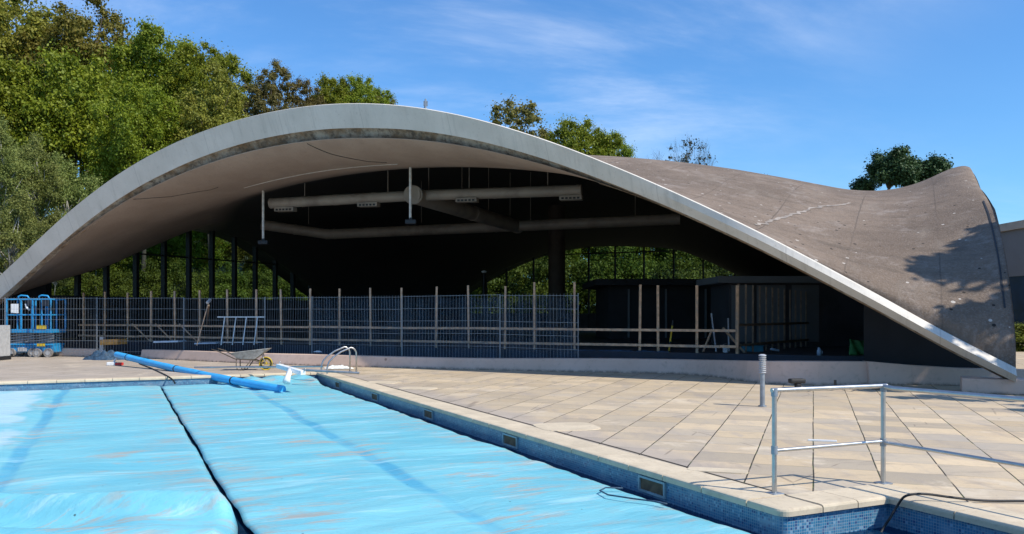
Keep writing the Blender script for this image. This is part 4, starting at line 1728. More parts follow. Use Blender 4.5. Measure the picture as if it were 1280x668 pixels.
for k in range(4):
    a_ = R(45) * k
    q.bar((.50 + .12 * math.cos(a_), 0, .19 + .12 * math.sin(a_)), (.50 - .12 * math.cos(a_), 0, .19 - .12 * math.sin(a_)), .012)
q.build('rim', M['yellow'], w_, smooth=True, auto=50, world=False)

# ------------------------------------------------------------------ pool ladder hoops
t = thing('pool_ladder', 'pair of polished steel ladder hoops at the far corner of the pool', 'pool ladder', tuple(gp(441, 466)))
for dx, dy in ((437.5, 465.2), (445.5, 466.8)):
    f0 = gp(dx, dy)
    top_z = .74
    d = -P2                     # towards the pool
    pts = [f0, f0 + Vector((0, 0, .45))]
    rr = .17
    for k in range(1, 7):
        a_ = R(14) * k
        pts.append(f0 + d * (rr * (1 - math.cos(a_))) + Vector((0, 0, .52 + rr * math.sin(a_))))
    pts += [f0 + d * .42 + Vector((0, 0, .58)), f0 + d * .62 + Vector((0, 0, .44)), f0 + d * .73 + Vector((0, 0, .32)), f0 + d * .78 + Vector((0, 0, .18)), f0 + d * .78 + Vector((0, 0, -.05)), f0 + d * .76 + Vector((0, 0, -.9))]
    q = MB()
    q.tube(pts, .023, 12)
    q.build('hoop', M['steel'], t, smooth=True)
    q = MB()
    q.cyl(f0 + Vector((0, 0, .0)), f0 + Vector((0, 0, .025)), .05, 14)
    q.build('floor_flange', M['steel'], t, smooth=True, auto=40)

# ------------------------------------------------------------------ bollard light
b = gp(953, 508.5)
t = thing('bollard_light', 'grey bollard light with a ridged louvre head on the paved deck', 'bollard light', tuple(b))
q = MB()
q.cyl(b, b + Vector((0, 0, .58)), .042, 16)
q.cyl(b, b + Vector((0, 0, .02)), .07, 16)
q.build('post', M['galv'], t, smooth=True, auto=40)
q = MB()
q.cyl(b + Vector((0, 0, .56)), b + Vector((0, 0, .88)), .035, 14)
q.build('lamp_core', M['louvre'], t, smooth=True, auto=40)
for k in range(9):
    q = MB()
    z0 = .575 + k * .033
    q.tube([b + Vector((0, 0, z0)), b + Vector((0, 0, z0 + .008)), b + Vector((0, 0, z0 + .022))], [.050, .068, .046], 16)
    q.build('louvre_ring', M['louvre'], t, smooth=True, auto=40)
q = MB()
q.tube([b + Vector((0, 0, .872)), b + Vector((0, 0, .885)), b + Vector((0, 0, .90))], [.066, .064, .03], 16)
q.build('cap', M['louvre'], t, smooth=True, auto=40)

# ------------------------------------------------------------------ handrail at the pool corner
h1, h2 = gp(968, 618), gp(1104, 605)
h3 = h2 - P1 * 2.35 + Vector((.02, 0, 0))
t = thing('handrail', 'galvanised steel handrail turning the pool corner, two visible posts', 'handrail', tuple(h1))
up = Vector((0, 0, 1))
for p in (h1, h2, h3):
    q = MB()
    q.cyl(p + up * .0, p + up * .905, .022, 14)
    q.build('post', M['steel'], t, smooth=True, auto=40)
    q = MB()
    q.box(p + up * .007, (.12, .12, .014), PR)
    q.build('base_plate', M['galv'], t, bevel=.002)
ex = (h2 - h1).normalized()
q = MB()
q.tube([h1 - ex * .03 + up * .92, h2 + ex * .04 + up * .92], .021, 14)
q.build('top_rail', M['steel'], t, smooth=True, auto=40)
q = MB()
q.tube([h2 + up * .915, h2.lerp(h3, .05) + up * .905, h3 + up * .925, h3 - P1 * .5 + up * .925], .021, 14)
q.build('top_rail', M['steel'], t, smooth=True, auto=40)
q = MB()
q.tube([h1 + up * .385, h2 + up * .40], .017, 12)
q.build('mid_rail', M['steel'], t, smooth=True, auto=40)
q = MB()
q.tube([h2 + up * .39, h3 + up * .39], .017, 12)
q.build('mid_rail', M['steel'], t, smooth=True, auto=40)
for p in (h1, h2):
    for z_ in (.39, .90):
        q = MB()
        q.cyl(p + up * (z_ - .035), p + up * (z_ + .035), .029, 14)
        q.build('clamp', M['galv'], t, smooth=True, auto=40)

# white strip tied on the deck beyond the handrail
a, c = gp(1010, 551.5), gp(1046, 553)
q = MB()
q.bar(a + up * .012, c + up * .012, .03, .024)
tag(q.build('plastic_strip', M['white_pl'], bevel=.004), 'thin white plastic strip lying on the slabs behind the handrail', 'plastic strip')

# hose into the water
q = MB()
hp = [gp(1420, 632, .02), gp(1330, 628, .02), gp(1280, 626.5, .02), gp(1230, 626, .02), gp(1190, 622, .05), gp(1160, 618, .07), gp(1142, 618, .08), gp(1130, 621.5, .05), gp(1122, 632, -.04), gp(1113, 647, -.14), gp(1104, 661, -.24), gp(1092, 684, -.36), gp(1078, 715, -.5)]
sm = []
for i in range(len(hp) - 1):
    for k in range(5):
        a_, b_, c_, d_ = hp[max(i - 1, 0)], hp[i], hp[i + 1], hp[min(i + 2, len(hp) - 1)]
        u = k / 5
        sm.append(.5 * ((2 * b_) + (c_ - a_) * u + (2 * a_ - 5 * b_ + 4 * c_ - d_) * u * u + (3 * b_ - a_ - 3 * c_ + d_) * u ** 3))
q.tube(sm, .0105, 10)
tag(q.build('hose', M['rubber'], smooth=True), 'dark hose lying over the coping and dipping into the water', 'hose')
# rope loop on the right cover near the last skimmer
q = MB()
lp = [pw(-.28, 1.95, -.165), pw(-.42, 2.05, -.165), pw(-.55, 1.95, -.165), pw(-.58, 1.75, -.165), pw(-.45, 1.5, -.165), pw(-.32, 1.3, -.165), pw(-.28, 1.2, -.17)]
q.tube(lp, .008, 8)
tag(q.build('rope_loop', M['tarp_navy'], smooth=True), 'dark blue rope loop on the cover below the nearest skimmer', 'rope')

# ------------------------------------------------------------------ building site clutter inside
def onfloor(px, Y, z=.5):
    return Vector(((px - 640) / F * Y, Y, z))


p0 = onfloor(836, 23.8)
t = thing('marker_pole', 'yellow and black striped marker pole leaning by the timber frame', 'pole', tuple(p0))
for k in range(6):
    q = MB()
    q.cyl(p0 + Vector((.02 * k, 0, .15 * k)), p0 + Vector((.02 * (k + 1), 0, .15 * (k + 1))), .024, 10)
    q.build('black_band' if k in (1, 5) else 'yellow_band', M['black'] if k in (1, 5) else M['yellow'], t)
p0 = onfloor(907, 23.6)
t = thing('bucket', 'white plastic bucket on the hall floor beside the slatted partition', 'bucket', tuple(p0))
q = MB()
q.tube([p0, p0 + Vector((0, 0, .16)), p0 + Vector((0, 0, .17))], [.075, .092, .10], 16)
q.build('bucket_body', M['white_pl'], t, smooth=True, auto=50)
q = MB()
q.tube([p0 + Vector((.095 * math.cos(a_), -.02, .16 + .09 * math.sin(a_))) for a_ in [math.pi * k / 8 for k in range(9)]], .005, 6)
q.build('handle', M['steel'], t, smooth=True)
p0 = onfloor(940, 24.2)
tag(MB().box(p0 + Vector((0, 0, .08)), (.56, .35, .16)).box(p0 + Vector((0, 0, .17)), (.60, .39, .02)).build('storage_box', M['teal'], bevel=.02), 'flat teal plastic box on the hall floor under the slats', 'box')
p0 = onfloor(969, 24)
tag(MB().bar(p0 + Vector((-.1, 0, .07)), p0 + Vector((.1, .1, .03)), .14, .06).build('cardboard_scrap', M['sheet']), 'small pale blue scrap on the hall floor beside the teal box', 'scrap')
p0 = onfloor(1024, 22)
t = thing('jug', 'pale plastic jug standing on the floor edge, left of the green sheet', 'jug', tuple(p0))
q = MB()
q.tube([p0, p0 + Vector((0, 0, .13)), p0 + Vector((0, 0, .16)), p0 + Vector((-.02, 0, .20))], [.06, .06, .035, .025], 14)
q.build('jug_body', M['sheet'], t, smooth=True)
q = MB()
q.tube([p0 + Vector((.05, 0, .12)), p0 + Vector((.09, 0, .10)), p0 + Vector((.08, 0, .04)), p0 + Vector((.05, 0, .03))], .01, 6)
q.build('handle', M['sheet'], t, smooth=True)
p0 = onfloor(1076, 22)
V, Fs = [], []
for i in range(12):
    for j in range(8):
        V.append((p0.x - .29 + .58 * i / 11, p0.y + .05 * math.sin(i * 1.3 + j * .8), .5 + .43 * j / 7 - (.05 * (j / 7) * math.sin(i / 11 * 3))))
for i in range(11):
    for j in range(7):
        Fs.append((i * 8 + j, (i + 1) * 8 + j, (i + 1) * 8 + j + 1, i * 8 + j + 1))
o = MB().add(V, Fs).build('tarpaulin', M['tarp_green'], smooth=True)
sm_ = o.modifiers.new('t', 'SOLIDIFY')
sm_.thickness = .02
tag(o, 'green tarpaulin sheet draped upright in the dark on the right', 'tarpaulin')
# trestle of pale bars
t = thing('metal_trestle', 'pale blue metal trestle frame with four slanting legs behind the fence', 'trestle', tuple(onfloor(300, 29.5)))
Yt = 29.2
q = MB()
q.bar(at(272, 396.5, Yt), at(332, 396.5, Yt), .04)
q.build('top_bar', M['alu'], t)
for px in (281, 295, 308, 322):
    q = MB()
    a = at(px, 397, Yt)
    q.bar(a, Vector((a.x - .11, Yt - .05, .5)), .035)
    q.build('leg', M['alu'], t)
q = MB()
q.bar(at(276, 428, Yt), at(328, 428, Yt), .03)
q.build('bottom_bar', M['alu'], t)
# broom
t = thing('broom', 'long handled broom leaning against the timber frame, grey head up', 'broom', tuple(onfloor(252, 29.2)))
a, c = at(252, 405, 28.9), at(260.5, 379, 28.9)
q = MB()
q.cyl(onfloor(246, 28.7), c, .018, 8)
q.build('handle', M['wood'], t)
q = MB()
q.bar(c - Vector((.0, .12, 0)), c + Vector((.03, .12, .12)), .1, .09)
q.build('head', M['louvre'], t, bevel=.02)
# stacked boards / sheets
for (px0, px1, py, Y, mat, lab, w) in ((131, 153, 428, 31.0, 'wood_orange', 'yellow brown board lying behind the low wall gap', .2),
                                       (197, 228, 427.5, 30.0, 'sheet', 'pale blue sheet of board lying behind the wire fence', .06),
                                       (248, 275, 429.5, 29.5, 'sheet', 'narrow pale sheet lying at the foot of the broom', .05)):
    a, c = at(px0, py, Y), at(px1, py - .8, Y - .2)
    tag(MB().bar(a, c, .5, w).build('board', M[mat], bevel=.005), lab, 'board', 'boards on the hall floor')
t = thing('timber_block', 'grey upright block carrying the yellow brown board', 'block', tuple(at(128.5, 440, 31)))
MB().box((at(128.5, 434, 31)), (.13, .2, .75)).build('block_body', M['louvre'], t)
# crumpled polythene along the floor edge
q = MB()
V, Fs = [], []
n = 70
for i in range(n):
    for j in range(5):
        s_ = px_k(722, orgT, E1v) + (px_k(840, orgT, E1v) - px_k(722, orgT, E1v)) * i / (n - 1)
        p = sw(s_, 3.95 + .22 * j / 4)
        V.append((p.x, p.y, .515 + (.05 * float(hnoise(np.array(i * .45), np.array(j * .8), 6)) if 0 < j < 4 else 0)))
for i in range(n - 1):
    for j in range(4):
        Fs.append((i * 5 + j, (i + 1) * 5 + j, (i + 1) * 5 + j + 1, i * 5 + j + 1))
o = MB().add(V, Fs).build('polythene_strip', M['tarp_navy'], smooth=True)
tag(o, 'crumpled bluish polythene strip along the dark floor edge in the middle', 'plastic sheet')
# leaning loose boards near the right of frame
for (a, c, lab) in ((onfloor(879, 23.9), at(890, 412, 24.1), 'loose timber leaning like one half of an A near the bucket'),
                    (onfloor(895, 23.9), at(889, 392, 24.2), 'thin grey conduit bent upright behind the leaning timber'),
                    (onfloor(911, 24.2), at(910, 398, 24.4), 'pale upright rod standing just behind the white bucket')):
    tag(MB().bar(a, c, .045, .035).build('loose_timber', M['wood'] if 'timber leaning' in lab else M['alu']), lab, 'batten')

# ------------------------------------------------------------------ neighbour building at the right edge
nb = thing('grey_building', 'grey rendered building with a navy glazed lower band behind the right roof foot', 'building', (32, 45, 0))
q = MB()
q.box((32.6, 47, 4.85), (11, 8, 2.5), 0)
q.build('wall', M['grey_wall'], nb)
q = MB()
q.box((32.6, 47, 6.32), (11.3, 8.3, .42), 0)
q.build('parapet', M['duct'], nb)
q = MB()
q.box((32.6, 47.05, 2.7), (10.9, 7.8, 1.8), 0)
q.box((32.6, 47.05, .9), (10.8, 7.7, 1.8), 0)
q.build('window_band', M['navy_glass'], nb)
for x_ in (27.2, 29.2, 31.2, 33.2, 35.2, 37.2):
    q = MB()
    q.box((x_, 43.08, 2.0), (.09, .12, 3.1), 0)
    q.build('window_bar', M['grey_wall'], nb)

# aerial on the roof crest
p = Vector(((532 - 640) / F * 37, 37, 0))
zb_ = roof_z(p.x, p.y)
t = thing('roof_aerial', 'thin aerial mast with a stay wire poking above the roof edge', 'aerial', (p.x, p.y, zb_))
ztop = zp(124, 37)
q = MB()
q.cyl((p.x, p.y, zb_ - .1), (p.x, p.y, ztop), .04, 8)
q.box((p.x, p.y, ztop - .2), (.18, .06, .22))
q.build('mast', M['galv'], t)
q = MB()
q.cyl((p.x, p.y, ztop - .25), (p.x - 1.5, p.y + .3, roof_z(p.x - 1.5, p.y + .3)), .012, 6)
q.cyl((p.x, p.y, ztop - .35), (p.x + 1.6, p.y + .3, roof_z(p.x + 1.6, p.y + .3)), .012, 6)
q.build('stay_wire', M['galv'], t)

# ------------------------------------------------------------------ trees
def crown_mesh(name, seed, rx, ry, rz_, nclump, nleaf, leaf, mat, clump_r=(.9, 1.5), flat=.75, low=-.75, ragged=.35):
    """leaf faces gathered in clumps through a lumpy ellipsoid centred at z=0"""
    rng = np.random.default_rng(seed)
    C = []
    while len(C) < nclump:
        d = rng.normal(size=3)
        d /= np.linalg.norm(d)
        if d[2] < low:
            continue
        lump = 1 + .85 * ragged * (hnoise(np.array(d[0] * 2.3 + 9), np.array(d[1] * 2.3 + d[2] * 2.9 + 5), seed) - .5) * 2
        r = rng.uniform(.15, 1.0) ** .42 * lump * rng.uniform(.9, 1.03)
        C.append((d[0] * rx * r, d[1] * ry * r, d[2] * rz_ * r))
    C = np.array(C)
    nb = (np.linalg.norm(C[:, None] - C[None], axis=2) < np.cbrt(rx * ry * rz_) * .28).sum(1)
    if nclump > 100:
        C = C[nb >= max(3, np.median(nb) * .25)]
    nclump = len(C)
    cr = rng.uniform(clump_r[0], clump_r[1], nclump)
    k = rng.integers(0, nclump, nleaf)
    d = rng.normal(size=(nleaf, 3))
    d /= np.linalg.norm(d, axis=1, keepdims=True)
    rr = np.minimum(np.abs(rng.normal(0, .62, (nleaf, 1))), 1.7)
    P = C[k] + d * rr * cr[k][:, None] * np.array([1, 1, flat])
    nrm = d * .7 + rng.normal(size=(nleaf, 3)) * .6 + np.array([0, 0, .55])
    nrm /= np.linalg.norm(nrm, axis=1, keepdims=True)
    a = np.cross(nrm, rng.normal(size=(nleaf, 3)))
    a /= np.linalg.norm(a, axis=1, keepdims=True)
    b = np.cross(nrm, a)
    sz = leaf * rng.uniform(.45, 1.5, (nleaf, 1))
    V = np.stack([P + a * sz * .55, P + b * sz * .34 + nrm * sz * .06, P - a * sz * .55, P - b * sz * .34 + nrm * sz * .06], 1).reshape(-1, 3)
    Fq = np.arange(nleaf * 4).reshape(-1, 4)
    return fast_mesh(name, V, Fq, [mat]), C


def trunk_mesh(name, C, zc, h, r0, mat, seed, nb=26):
    rng = random.Random(seed)
    q = MB()
    pts, rs = [], []
    x_, y_ = 0, 0
    for k in range(8):
        f_ = k / 7
        pts.append((x_, y_, f_ * h))
        rs.append(r0 * (1 - .8 * f_) + (.25 * r0 if k == 0 else 0))
        x_ += rng.uniform(-.2, .2)
        y_ += rng.uniform(-.2, .2)
    q.tube(pts, rs, 9)
    stem = bpy.data.meshes.new(name)
    stem.from_pydata(q.v, [], q.f)
    q = MB()
    x_, y_ = pts[-1][0], pts[-1][1]
    q.tube([(x_, y_, h - zc - .3), (x_, y_, (zc - h) * .2)], [rs[-1] * 1.0, rs[-1] * .4], 7)
    base = Vector((pts[-1][0], pts[-1][1], h - zc))
    sel = rng.sample(range(len(C)), min(nb, len(C)))
    for i in sel:
        c = Vector(C[i])
        a = base + Vector((0, 0, rng.uniform(0, 1.2) * (zc - h)))
        if c.z < a.z:
            a = base
        m1 = a.lerp(c, .45) + Vector((rng.uniform(-.4, .4), rng.uniform(-.4, .4), rng.uniform(.1, .5)))
        rb = r0 * .35
        q.tube([a, m1, c], [rb, rb * .55, rb * .12], 6)
    limb = bpy.data.meshes.new(name + '_limbs')
    limb.from_pydata(q.v, [], q.f)
    for me in (stem, limb):
        me.materials.append(mat)
        me.polygons.foreach_set('use_smooth', [True] * len(me.polygons))
        me.update()
    return stem, limb


def twig_mesh(name, seed, h, r0, mat, spread=.55, depth=5):
    """bare tree: recursive forks"""
    rng = random.Random(seed)
    q = MB()

    def grow(p, d, L, r, lev):
        m1 = p + d * L * .5 + Vector((rng.uniform(-1, 1), rng.uniform(-1, 1), rng.uniform(-.3, .6))) * L * .06
        e = p + d * L
        q.tube([p, m1, e], [r, r * .8, r * .6], 5 if lev < 3 else 3, cap=False)
        if lev >= depth:
            return
        n = rng.choice((2, 3, 3)) if lev < depth - 1 else 4
        for _ in range(n):
            dd = (d + Vector((rng.gauss(0, spread), rng.gauss(0, spread), rng.gauss(.12, spread * .5)))).normalized()
            grow(e if rng.random() < .6 else m1.lerp(e, rng.random()), dd, L * rng.uniform(.62, .82), r * .58, lev + 1)
    grow(Vector((0, 0, 0)), Vector((0, 0, 1)), h * .30, r0, 0)
    me = bpy.data.meshes.new(name)
    me.from_pydata([tuple(v) for v in q.v], [], q.f)
    me.materials.append(mat)
    me.update()
    return me


def kind(name, seed, rx, rz_, zc, nclump, nleaf, leaf, mat, bark, r0, **kw):
    cm, C = crown_mesh(name + '_crown', seed, rx, rx * .95, rz_, nclump, nleaf, leaf, M[mat], **kw)
    tm, lm = trunk_mesh(name + '_trunk', C, zc, zc - rz_ * .5, r0, M[bark], seed)
    return cm, tm, lm, zc, zc + rz_ * 1.0, zc - rz_ * .5


K = {
    'oak': kind('oak', 11, 6.2, 6.5, 8.5, 320, 120000, .21, 'leaf_green', 'bark', .42, clump_r=(.5, 1.35)),
    'oak2': kind('oak2', 12, 5.6, 7.2, 9.0, 300, 115000, .21, 'leaf_green', 'bark', .40, clump_r=(.45, 1.3), ragged=.45),
    'olive': kind('olive', 13, 5.6, 6.6, 9.0, 300, 110000, .20, 'leaf_olive', 'bark', .36, clump_r=(.45, 1.2), ragged=.4),
    'brown': kind('brown', 14, 4.6, 7.0, 9.0, 280, 80000, .18, 'leaf_brown', 'bark', .32, clump_r=(.35, .95), ragged=.45),
    'birch': kind('birch', 15, 3.0, 6.0, 7.5, 190, 60000, .13, 'leaf_pale', 'bark_pale', .20, clump_r=(.3, .85), ragged=.4),
    'bush': kind('bush', 16, 2.6, 2.3, 1.9, 90, 42000, .13, 'leaf_bush', 'bark', .10, clump_r=(.5, .9), low=-.9),
    'thin': kind('thin', 18, 3.0, 2.6, 5.8, 90, 2600, .15, 'leaf_grey', 'bark', .12, clump_r=(.3, .8), low=-.9),
}


def tree(name, label, k, px, topy, Y, width=None, rot=None, group=None, gz=None, cat='tree'):
    """place a tree so that its top is at a surveyed height and its crown has a given width in photo pixels"""
    cm, tm, lm, zc, ht, hs = K[k]
    X = (px - 640) / F * Y
    z0 = ground_z(X, Y) if gz is None else gz
    top = zp(topy, Y)
    sz = (top - z0) / (ht * 1.0)
    rx = {'oak': 6.2, 'oak2': 5.6, 'olive': 5.6, 'brown': 4.6, 'birch': 3.0, 'bush': 2.6, 'thin': 3.0}[k]
    sx = (width / F * Y / 2) / (rx * 1.05) if width else sz
    cz = min(sz, sx * 1.25)                      # keep the crown's own proportions; the trunk takes the rest
    t = bpy.data.objects.new(name, None)
    COL.objects.link(t)
    t.location = (X, Y, z0)
    t.rotation_euler.z = random.random() * 6.28 if rot is None else rot
    tag(t, label, cat, group)
    a = bpy.data.objects.new('trunk', tm)
    b = bpy.data.objects.new('crown', cm)
    rzc = ht - zc
    b.scale = (sx, sx, cz)
    b.location.z = top - z0 - rzc * cz
    # the limbs were grown to meet the crown at zc
    a.scale = (sx, sx, (top - z0 - rzc * cz - (zc - hs) * cz) / hs)
    c = bpy.data.objects.new('limb', lm)
    c.scale, c.location = b.scale, b.location
    for o in (a, b, c):
        COL.objects.link(o)
        o.parent = t
    return t


G = 'tall trees on the slope behind the hall'
tree('broadleaf_tree', 'big olive brown tree filling the top left corner of the picture', 'olive', 22, -8, 78, 210, group=G)
tree('broadleaf_tree', 'second olive topped tree right of the top left corner, highest on the skyline', 'olive', 105, 10, 76, 170, group=G)
tree('broadleaf_tree', 'bright green oak with the widest crown above the left part of the arch', 'oak', 95, 62, 62, 200, group=G)
tree('broadleaf_tree', 'green tree at the left edge of the picture above the pale birches', 'oak2', -5, 60, 60, 170, group=G)
tree('broadleaf_tree', 'tall green tree whose top stands between the wide oak and the dip in the skyline', 'oak2', 190, 26, 72, 150, group=G)
tree('broadleaf_tree', 'mid green tree sloping down to the dark brown one', 'oak', 255, 52, 70, 130, group=G)
tree('broadleaf_tree', 'lower green and yellowish tree just over the white roof edge left of the brown tree', 'olive', 262, 105, 58, 130, group=G)
tree('broadleaf_tree', 'lower bright green tree touching the rising roof edge at the left', 'oak', 180, 105, 56, 130, group=G)
tree('broadleaf_tree', 'dark brown green pointed tree on the skyline left of the arch top', 'brown', 338, 76, 68, 84, group=G)
tree('broadleaf_tree', 'small brown tree right of the pointed dark one, mostly behind the roof', 'brown', 378, 100, 70, 80, group=G)
tree('broadleaf_tree', 'green tree with two tops peeping over the highest part of the arch', 'oak2', 413, 90, 72, 80, group=G)
tree('broadleaf_tree', 'green tree just right of the two topped one, over the arch top', 'oak', 450, 94, 73, 84, group=G)
tree('broadleaf_tree', 'last low dark tree of the left wood, hardly above the roof edge', 'brown', 485, 117, 74, 80, group=G)
tree('broadleaf_tree', 'thin brownish spring tree above the white edge, right of the aerial', 'brown', 640, 128, 88, 150, group=G)
tree('broadleaf_tree', 'fresh green rounded tree ending where the brown roof begins', 'oak', 722, 146, 84, 120, group=G)
tree('broadleaf_tree', 'small green tree completing the right side of the rounded green tree', 'oak2', 757, 162, 86, 84, group=G)
tree('broadleaf_tree', 'green tree beyond the left edge of the picture, nearest to it', 'oak', -150, 60, 62, 200, group=G)
tree('broadleaf_tree', 'olive tree beyond the left edge of the picture, second from it', 'olive', -300, 40, 66, 200, group=G)
tree('broadleaf_tree', 'green tree beyond the left edge of the picture, furthest from it', 'oak2', -450, 70, 60, 200, group=G)
GB = 'pale birches left of the hall'
for px, ty, Y, w_, lab in ((-12, 128, 44, 85, 'pale birch cut by the left edge of the picture'), (38, 150, 47, 80, 'pale thin leaved birch left of the arch, the taller inner one'),
                           (88, 178, 49, 80, 'pale birch leaning over the lower left roof edge'), (128, 222, 52, 60, 'smallest pale birch, lowest on the roof edge'),
                           (10, 225, 42, 80, 'low pale birch right above the point where the roof meets the left edge'), (60, 250, 45, 60, 'low bushy birch tucked against the roof edge')):
    tree('birch_tree', lab, 'birch', px, ty, Y, w_, group=GB)
# trees seen through the glazing
GT = 'trees seen through the hall windows'
for i, (px, ty, Y, w_, k, lab) in enumerate((
        (110, 285, 56, 90, 'oak', 'green tree seen through the first panes of the side window'),
        (170, 270, 60, 90, 'oak2', 'green tree seen through the left half of the side window'),
        (228, 255, 62, 90, 'oak', 'green tree seen through the tallest panes of the side window'),
        (290, 250, 66, 80, 'olive', 'yellowish tree seen through the middle of the side window'),
        (345, 255, 68, 80, 'oak2', 'dark green tree seen through the right half of the side window'),
        (395, 270, 70, 80, 'oak', 'tree seen through the last low panes of the side window'),
        (600, 260, 70, 105, 'oak2', 'tree seen through the rear window left of the black post lamp'),
        (655, 240, 72, 105, 'olive', 'yellowish tree seen through the rear window left of the brown column'),
        (720, 230, 70, 105, 'oak', 'green tree seen through the rear window right of the brown column'),
        (785, 230, 70, 105, 'olive', 'yellow green tree seen through the tallest rear panes'),
        (845, 235, 66, 105, 'oak2', 'green tree seen through the right part of the rear window'),
        (905, 240, 64, 105, 'oak', 'green tree seen through the rear window above the kiosk'),
        (965, 255, 62, 105, 'olive', 'tree seen through the last rear panes, nearest the roof edge'))):
    tree('broadleaf_tree', lab, k, px, ty, Y, w_, group=GT)
GU = 'bushes behind the hall windows'
for i, (px, Y) in enumerate(((95, 50), (140, 52), (185, 54), (232, 56), (280, 58), (325, 60), (370, 62), (405, 64), (585, 66), (635, 65), (690, 64), (745, 63), (800, 62), (860, 60), (915, 58), (970, 57))):
    tree('bush', 'leafy bush behind the ' + (('side', 'rear')[i > 7]) + ' window glass, ' + ('first', 'second', 'third', 'fourth', 'fifth', 'sixth', 'seventh', 'eighth')[i % 8] + ' from the left', 'bush', px, 335 if i < 8 else 318, Y, 75 if i < 8 else 115, group=GU, cat='bush')
# bare trees on the skyline
for px, ty, Y, h_w, sd, lab in ((860, 166, 80, 110, 3, 'thin bare twigged tree standing alone above the brown roof'), (957, 214, 84, 34, 5, 'tiny bare treetop just showing over the brown roof crest')):
    X = (px - 640) / F * Y
    z0 = ground_z(X, Y)
    top = zp(ty, Y)
    me = twig_mesh('bare_branches', sd, 10, .14, M['bark'], .42, 7)
    zs = [v.co.z for v in me.vertices]
    xs = [abs(v.co.x) for v in me.vertices]
    t = thing('bare_tree', lab, 'tree', (X, Y, z0))
    sxy = (h_w / F * Y / 2) / max(xs)
    a = bpy.data.objects.new('branches', me)
    a.scale = (sxy, sxy, (top - z0) / max(zs))
    COL.objects.link(a)
    a.parent = t
    cm = K['thin'][0]
    b = bpy.data.objects.new('crown', cm)
    COL.objects.link(b)
    b.parent = t
    b.location.z = (top - z0) * .80
    b.scale = (sxy * 1.1, sxy * 1.1, (top - z0) * .2 / 2.7)


# pines
def pine(label, px, topy, Y, w_, seed, group=None):
    X = (px - 640) / F * Y
    z0 = ground_z(X, Y)
    top = zp(topy, Y)
    rx = w_ / F * Y / 2
    rz_ = rx * .95
    t = thing('pine_tree', label, 'tree', (X, Y, z0), 0, group)
    cm, C = crown_mesh('pine_crown', seed, rx * .86, rx * .8, rz_ * .86, 170, 40000, .15, M['leaf_dark'], clump_r=(.25, .62), flat=.8, ragged=.32)
    b = bpy.data.objects.new('crown', cm)
    COL.objects.link(b)
    b.parent = t
    b.location.z = top - z0 - rz_
    zc = top - z0 - rz_
    tm, lm = trunk_mesh('pine_trunk', C, zc, zc - rz_ * .6, .22, M['bark'], seed)
    for nm, me_, zz in (('trunk', tm, 0), ('limb', lm, zc)):
        a = bpy.data.objects.new(nm, me_)
        COL.objects.link(a)
        a.parent = t
        a.location.z = zz
    return t


pine('dark pine with the taller round crown rising over the dip of the roof', 1118, 179, 60, 78, 31, 'dark pines behind the roof')
pine('smaller dark pine at the right, half hidden by the raised roof corner', 1162, 193, 61, 56, 35, 'dark pines behind the roof')
pine('tiny dark pine top at the left of the two dark pines', 1079, 228, 62, 14, 37, 'dark pines behind the roof')

# cedar outside the frame on the right; its shadow falls across the roof
cx, cy = 17.6, 13.8
ced = thing('cedar_tree', 'tall cedar right of the hall whose layered boughs shade the roof corner', 'tree', (cx, cy, 0))
rng = np.random.default_rng(4)
Vs, Ns = [], []
q = MB()
q.tube([(0, 0, 0), (.1, 0, 5), (0, .1, 9), (.05, 0, 13.2)], [.34, .27, .16, .03], 10)
for k in range(30):
    z0 = 4.2 + 8.4 * (k / 30) + rng.uniform(-.2, .2)
    a_ = rng.uniform(0, 2 * math.pi)
    if k % 4:
        a_ = math.atan2(.57, -.82) + rng.uniform(-1.3, 1.3)
    Lb_ = (4.7 * (1 - max(0, (z0 - 4.5) / 9) ** 1.6) + .7) * rng.uniform(.7, 1.1)
    d = np.array([math.cos(a_), math.sin(a_), .0])
    tip = d * Lb_ + np.array([0, 0, z0 + rng.uniform(-.2, .5)])
    q.tube([(0, 0, z0), tuple(d * Lb_ * .5 + np.array([0, 0, z0 + .25])), tuple(tip)], [.07, .045, .01], 5)
    n = int(620 * Lb_ / 3)
    f_ = rng.uniform(.12, 1.02, n)
    f_ = np.round(f_ * 7) / 7 + rng.normal(size=n) * .022          # sprays along the bough, gaps between
    wdt = .42 * np.maximum(1.05 - f_, 0) + .07
    side = np.array([-d[1], d[0], 0])
    P = d * (f_[:, None] * Lb_) + side * (rng.normal(size=n) * wdt)[:, None]
    P[:, 2] += z0 + .25 * np.sin(f_ * 3) + rng.normal(size=n) * .10
    Vs.append(P)
P = np.concatenate(Vs)
n = len(P)
nrm = rng.normal(size=(n, 3)) * .5 + np.array([0, 0, 1])
nrm /= np.linalg.norm(nrm, axis=1, keepdims=True)
a = np.cross(nrm, rng.normal(size=(n, 3)))
a /= np.linalg.norm(a, axis=1, keepdims=True)
b = np.cross(nrm, a)
sz = .26 * rng.uniform(.6, 1.3, (n, 1))
V = np.stack([P + a * sz * .6, P + b * sz * .3, P - a * sz * .6, P - b * sz * .3], 1).reshape(-1, 3)
link('crown', fast_mesh('cedar_crown', V, np.arange(n * 4).reshape(-1, 4), [M['leaf_dark']]), ced)
q.build('trunk', M['bark'], ced, smooth=True, world=False)

# hedge below the neighbour building
tree('bush', 'dark bush at the foot of the grey building by the right roof foot', 'bush', 1290, 402, 36, 120, cat='bush')

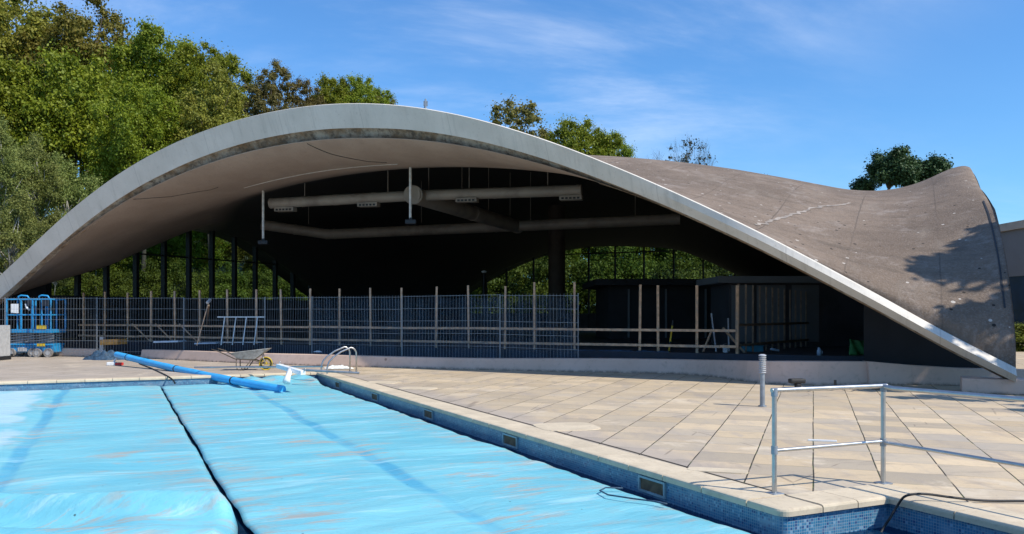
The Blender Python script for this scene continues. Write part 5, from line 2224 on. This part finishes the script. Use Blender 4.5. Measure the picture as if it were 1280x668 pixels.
# ------------------------------------------------------------------ sky, sun, camera
EL = R(48)
az = Vector((.856, -.517, 0)).normalized()
sun_dir = Vector((az.x * math.cos(EL), az.y * math.cos(EL), math.sin(EL)))
w = bpy.data.worlds.new('World')
sc.world = w
w.use_nodes = True
nt_ = w.node_tree
g = N(nt_)
bg = nt_.nodes['Background']
sky = g.n('ShaderNodeTexSky', sky_type='NISHITA')
sky.sun_disc = False
sky.sun_elevation = EL
sky.sun_rotation = math.atan2(az.x, az.y)
sky.altitude = 60
sky.air_density = 1.15
sky.dust_density = .35
sky.ozone_density = 1.6
# thin cirrus
dv = g.coord('Generated')
x_, y_, z_ = g.sep(dv)
den = g.math('ADD', g.math('MAXIMUM', z_, 0.0), .12)
cv = g.comb(g.math('DIVIDE', x_, den), g.math('DIVIDE', y_, den), 0.0)
cn = g.noise(g.mapping(cv, (.55, .9, 1), rot=(0, 0, .5)), 1.0, 8, .62, dist=.6)
cn2 = g.noise(g.mapping(cv, (.25, .3, 1), loc=(2.3, 1.1, 0)), 1.0, 2, .5)
cl = g.math('MULTIPLY', g.ramp(cn, .38, .80), g.ramp(cn2, .38, .66))
cl = g.math('MULTIPLY', cl, .62)
tint = g.mix(1.0, sky.outputs[0], (.46, .82, 1.20), 'MULTIPLY')
col = g.mix(cl, tint, (7.5, 8.0, 8.8))
g.l(col, bg.inputs['Color'])
bg.inputs['Strength'].default_value = .125

sl = bpy.data.lights.new('sun', 'SUN')
sl.energy = 4.2
sl.angle = R(.53)
sl.color = (1.0, .93, .82)
so = bpy.data.objects.new('sun', sl)
COL.objects.link(so)
so.rotation_euler = sun_dir.to_track_quat('Z', 'Y').to_euler()
so.location = sun_dir * 60

cd = bpy.data.cameras.new('camera')
cam = bpy.data.objects.new('camera', cd)
COL.objects.link(cam)
cam.location = (0, 0, H)
cam.rotation_euler = (R(90), 0, 0)
cd.sensor_width = 36
cd.lens = F / 1280 * 36
cd.shift_y = (392 - 334) / 1280
cd.clip_end = 1500
cd.clip_start = .1
sc.camera = cam
sc.view_settings.view_transform = 'Standard'
sc.view_settings.look = 'None'
sc.view_settings.exposure = 0.28
sc.cycles.use_denoising = True
sc.cycles.max_bounces = 6
sc.cycles.transparent_max_bounces = 12
sc.cycles.sample_clamp_indirect = 6
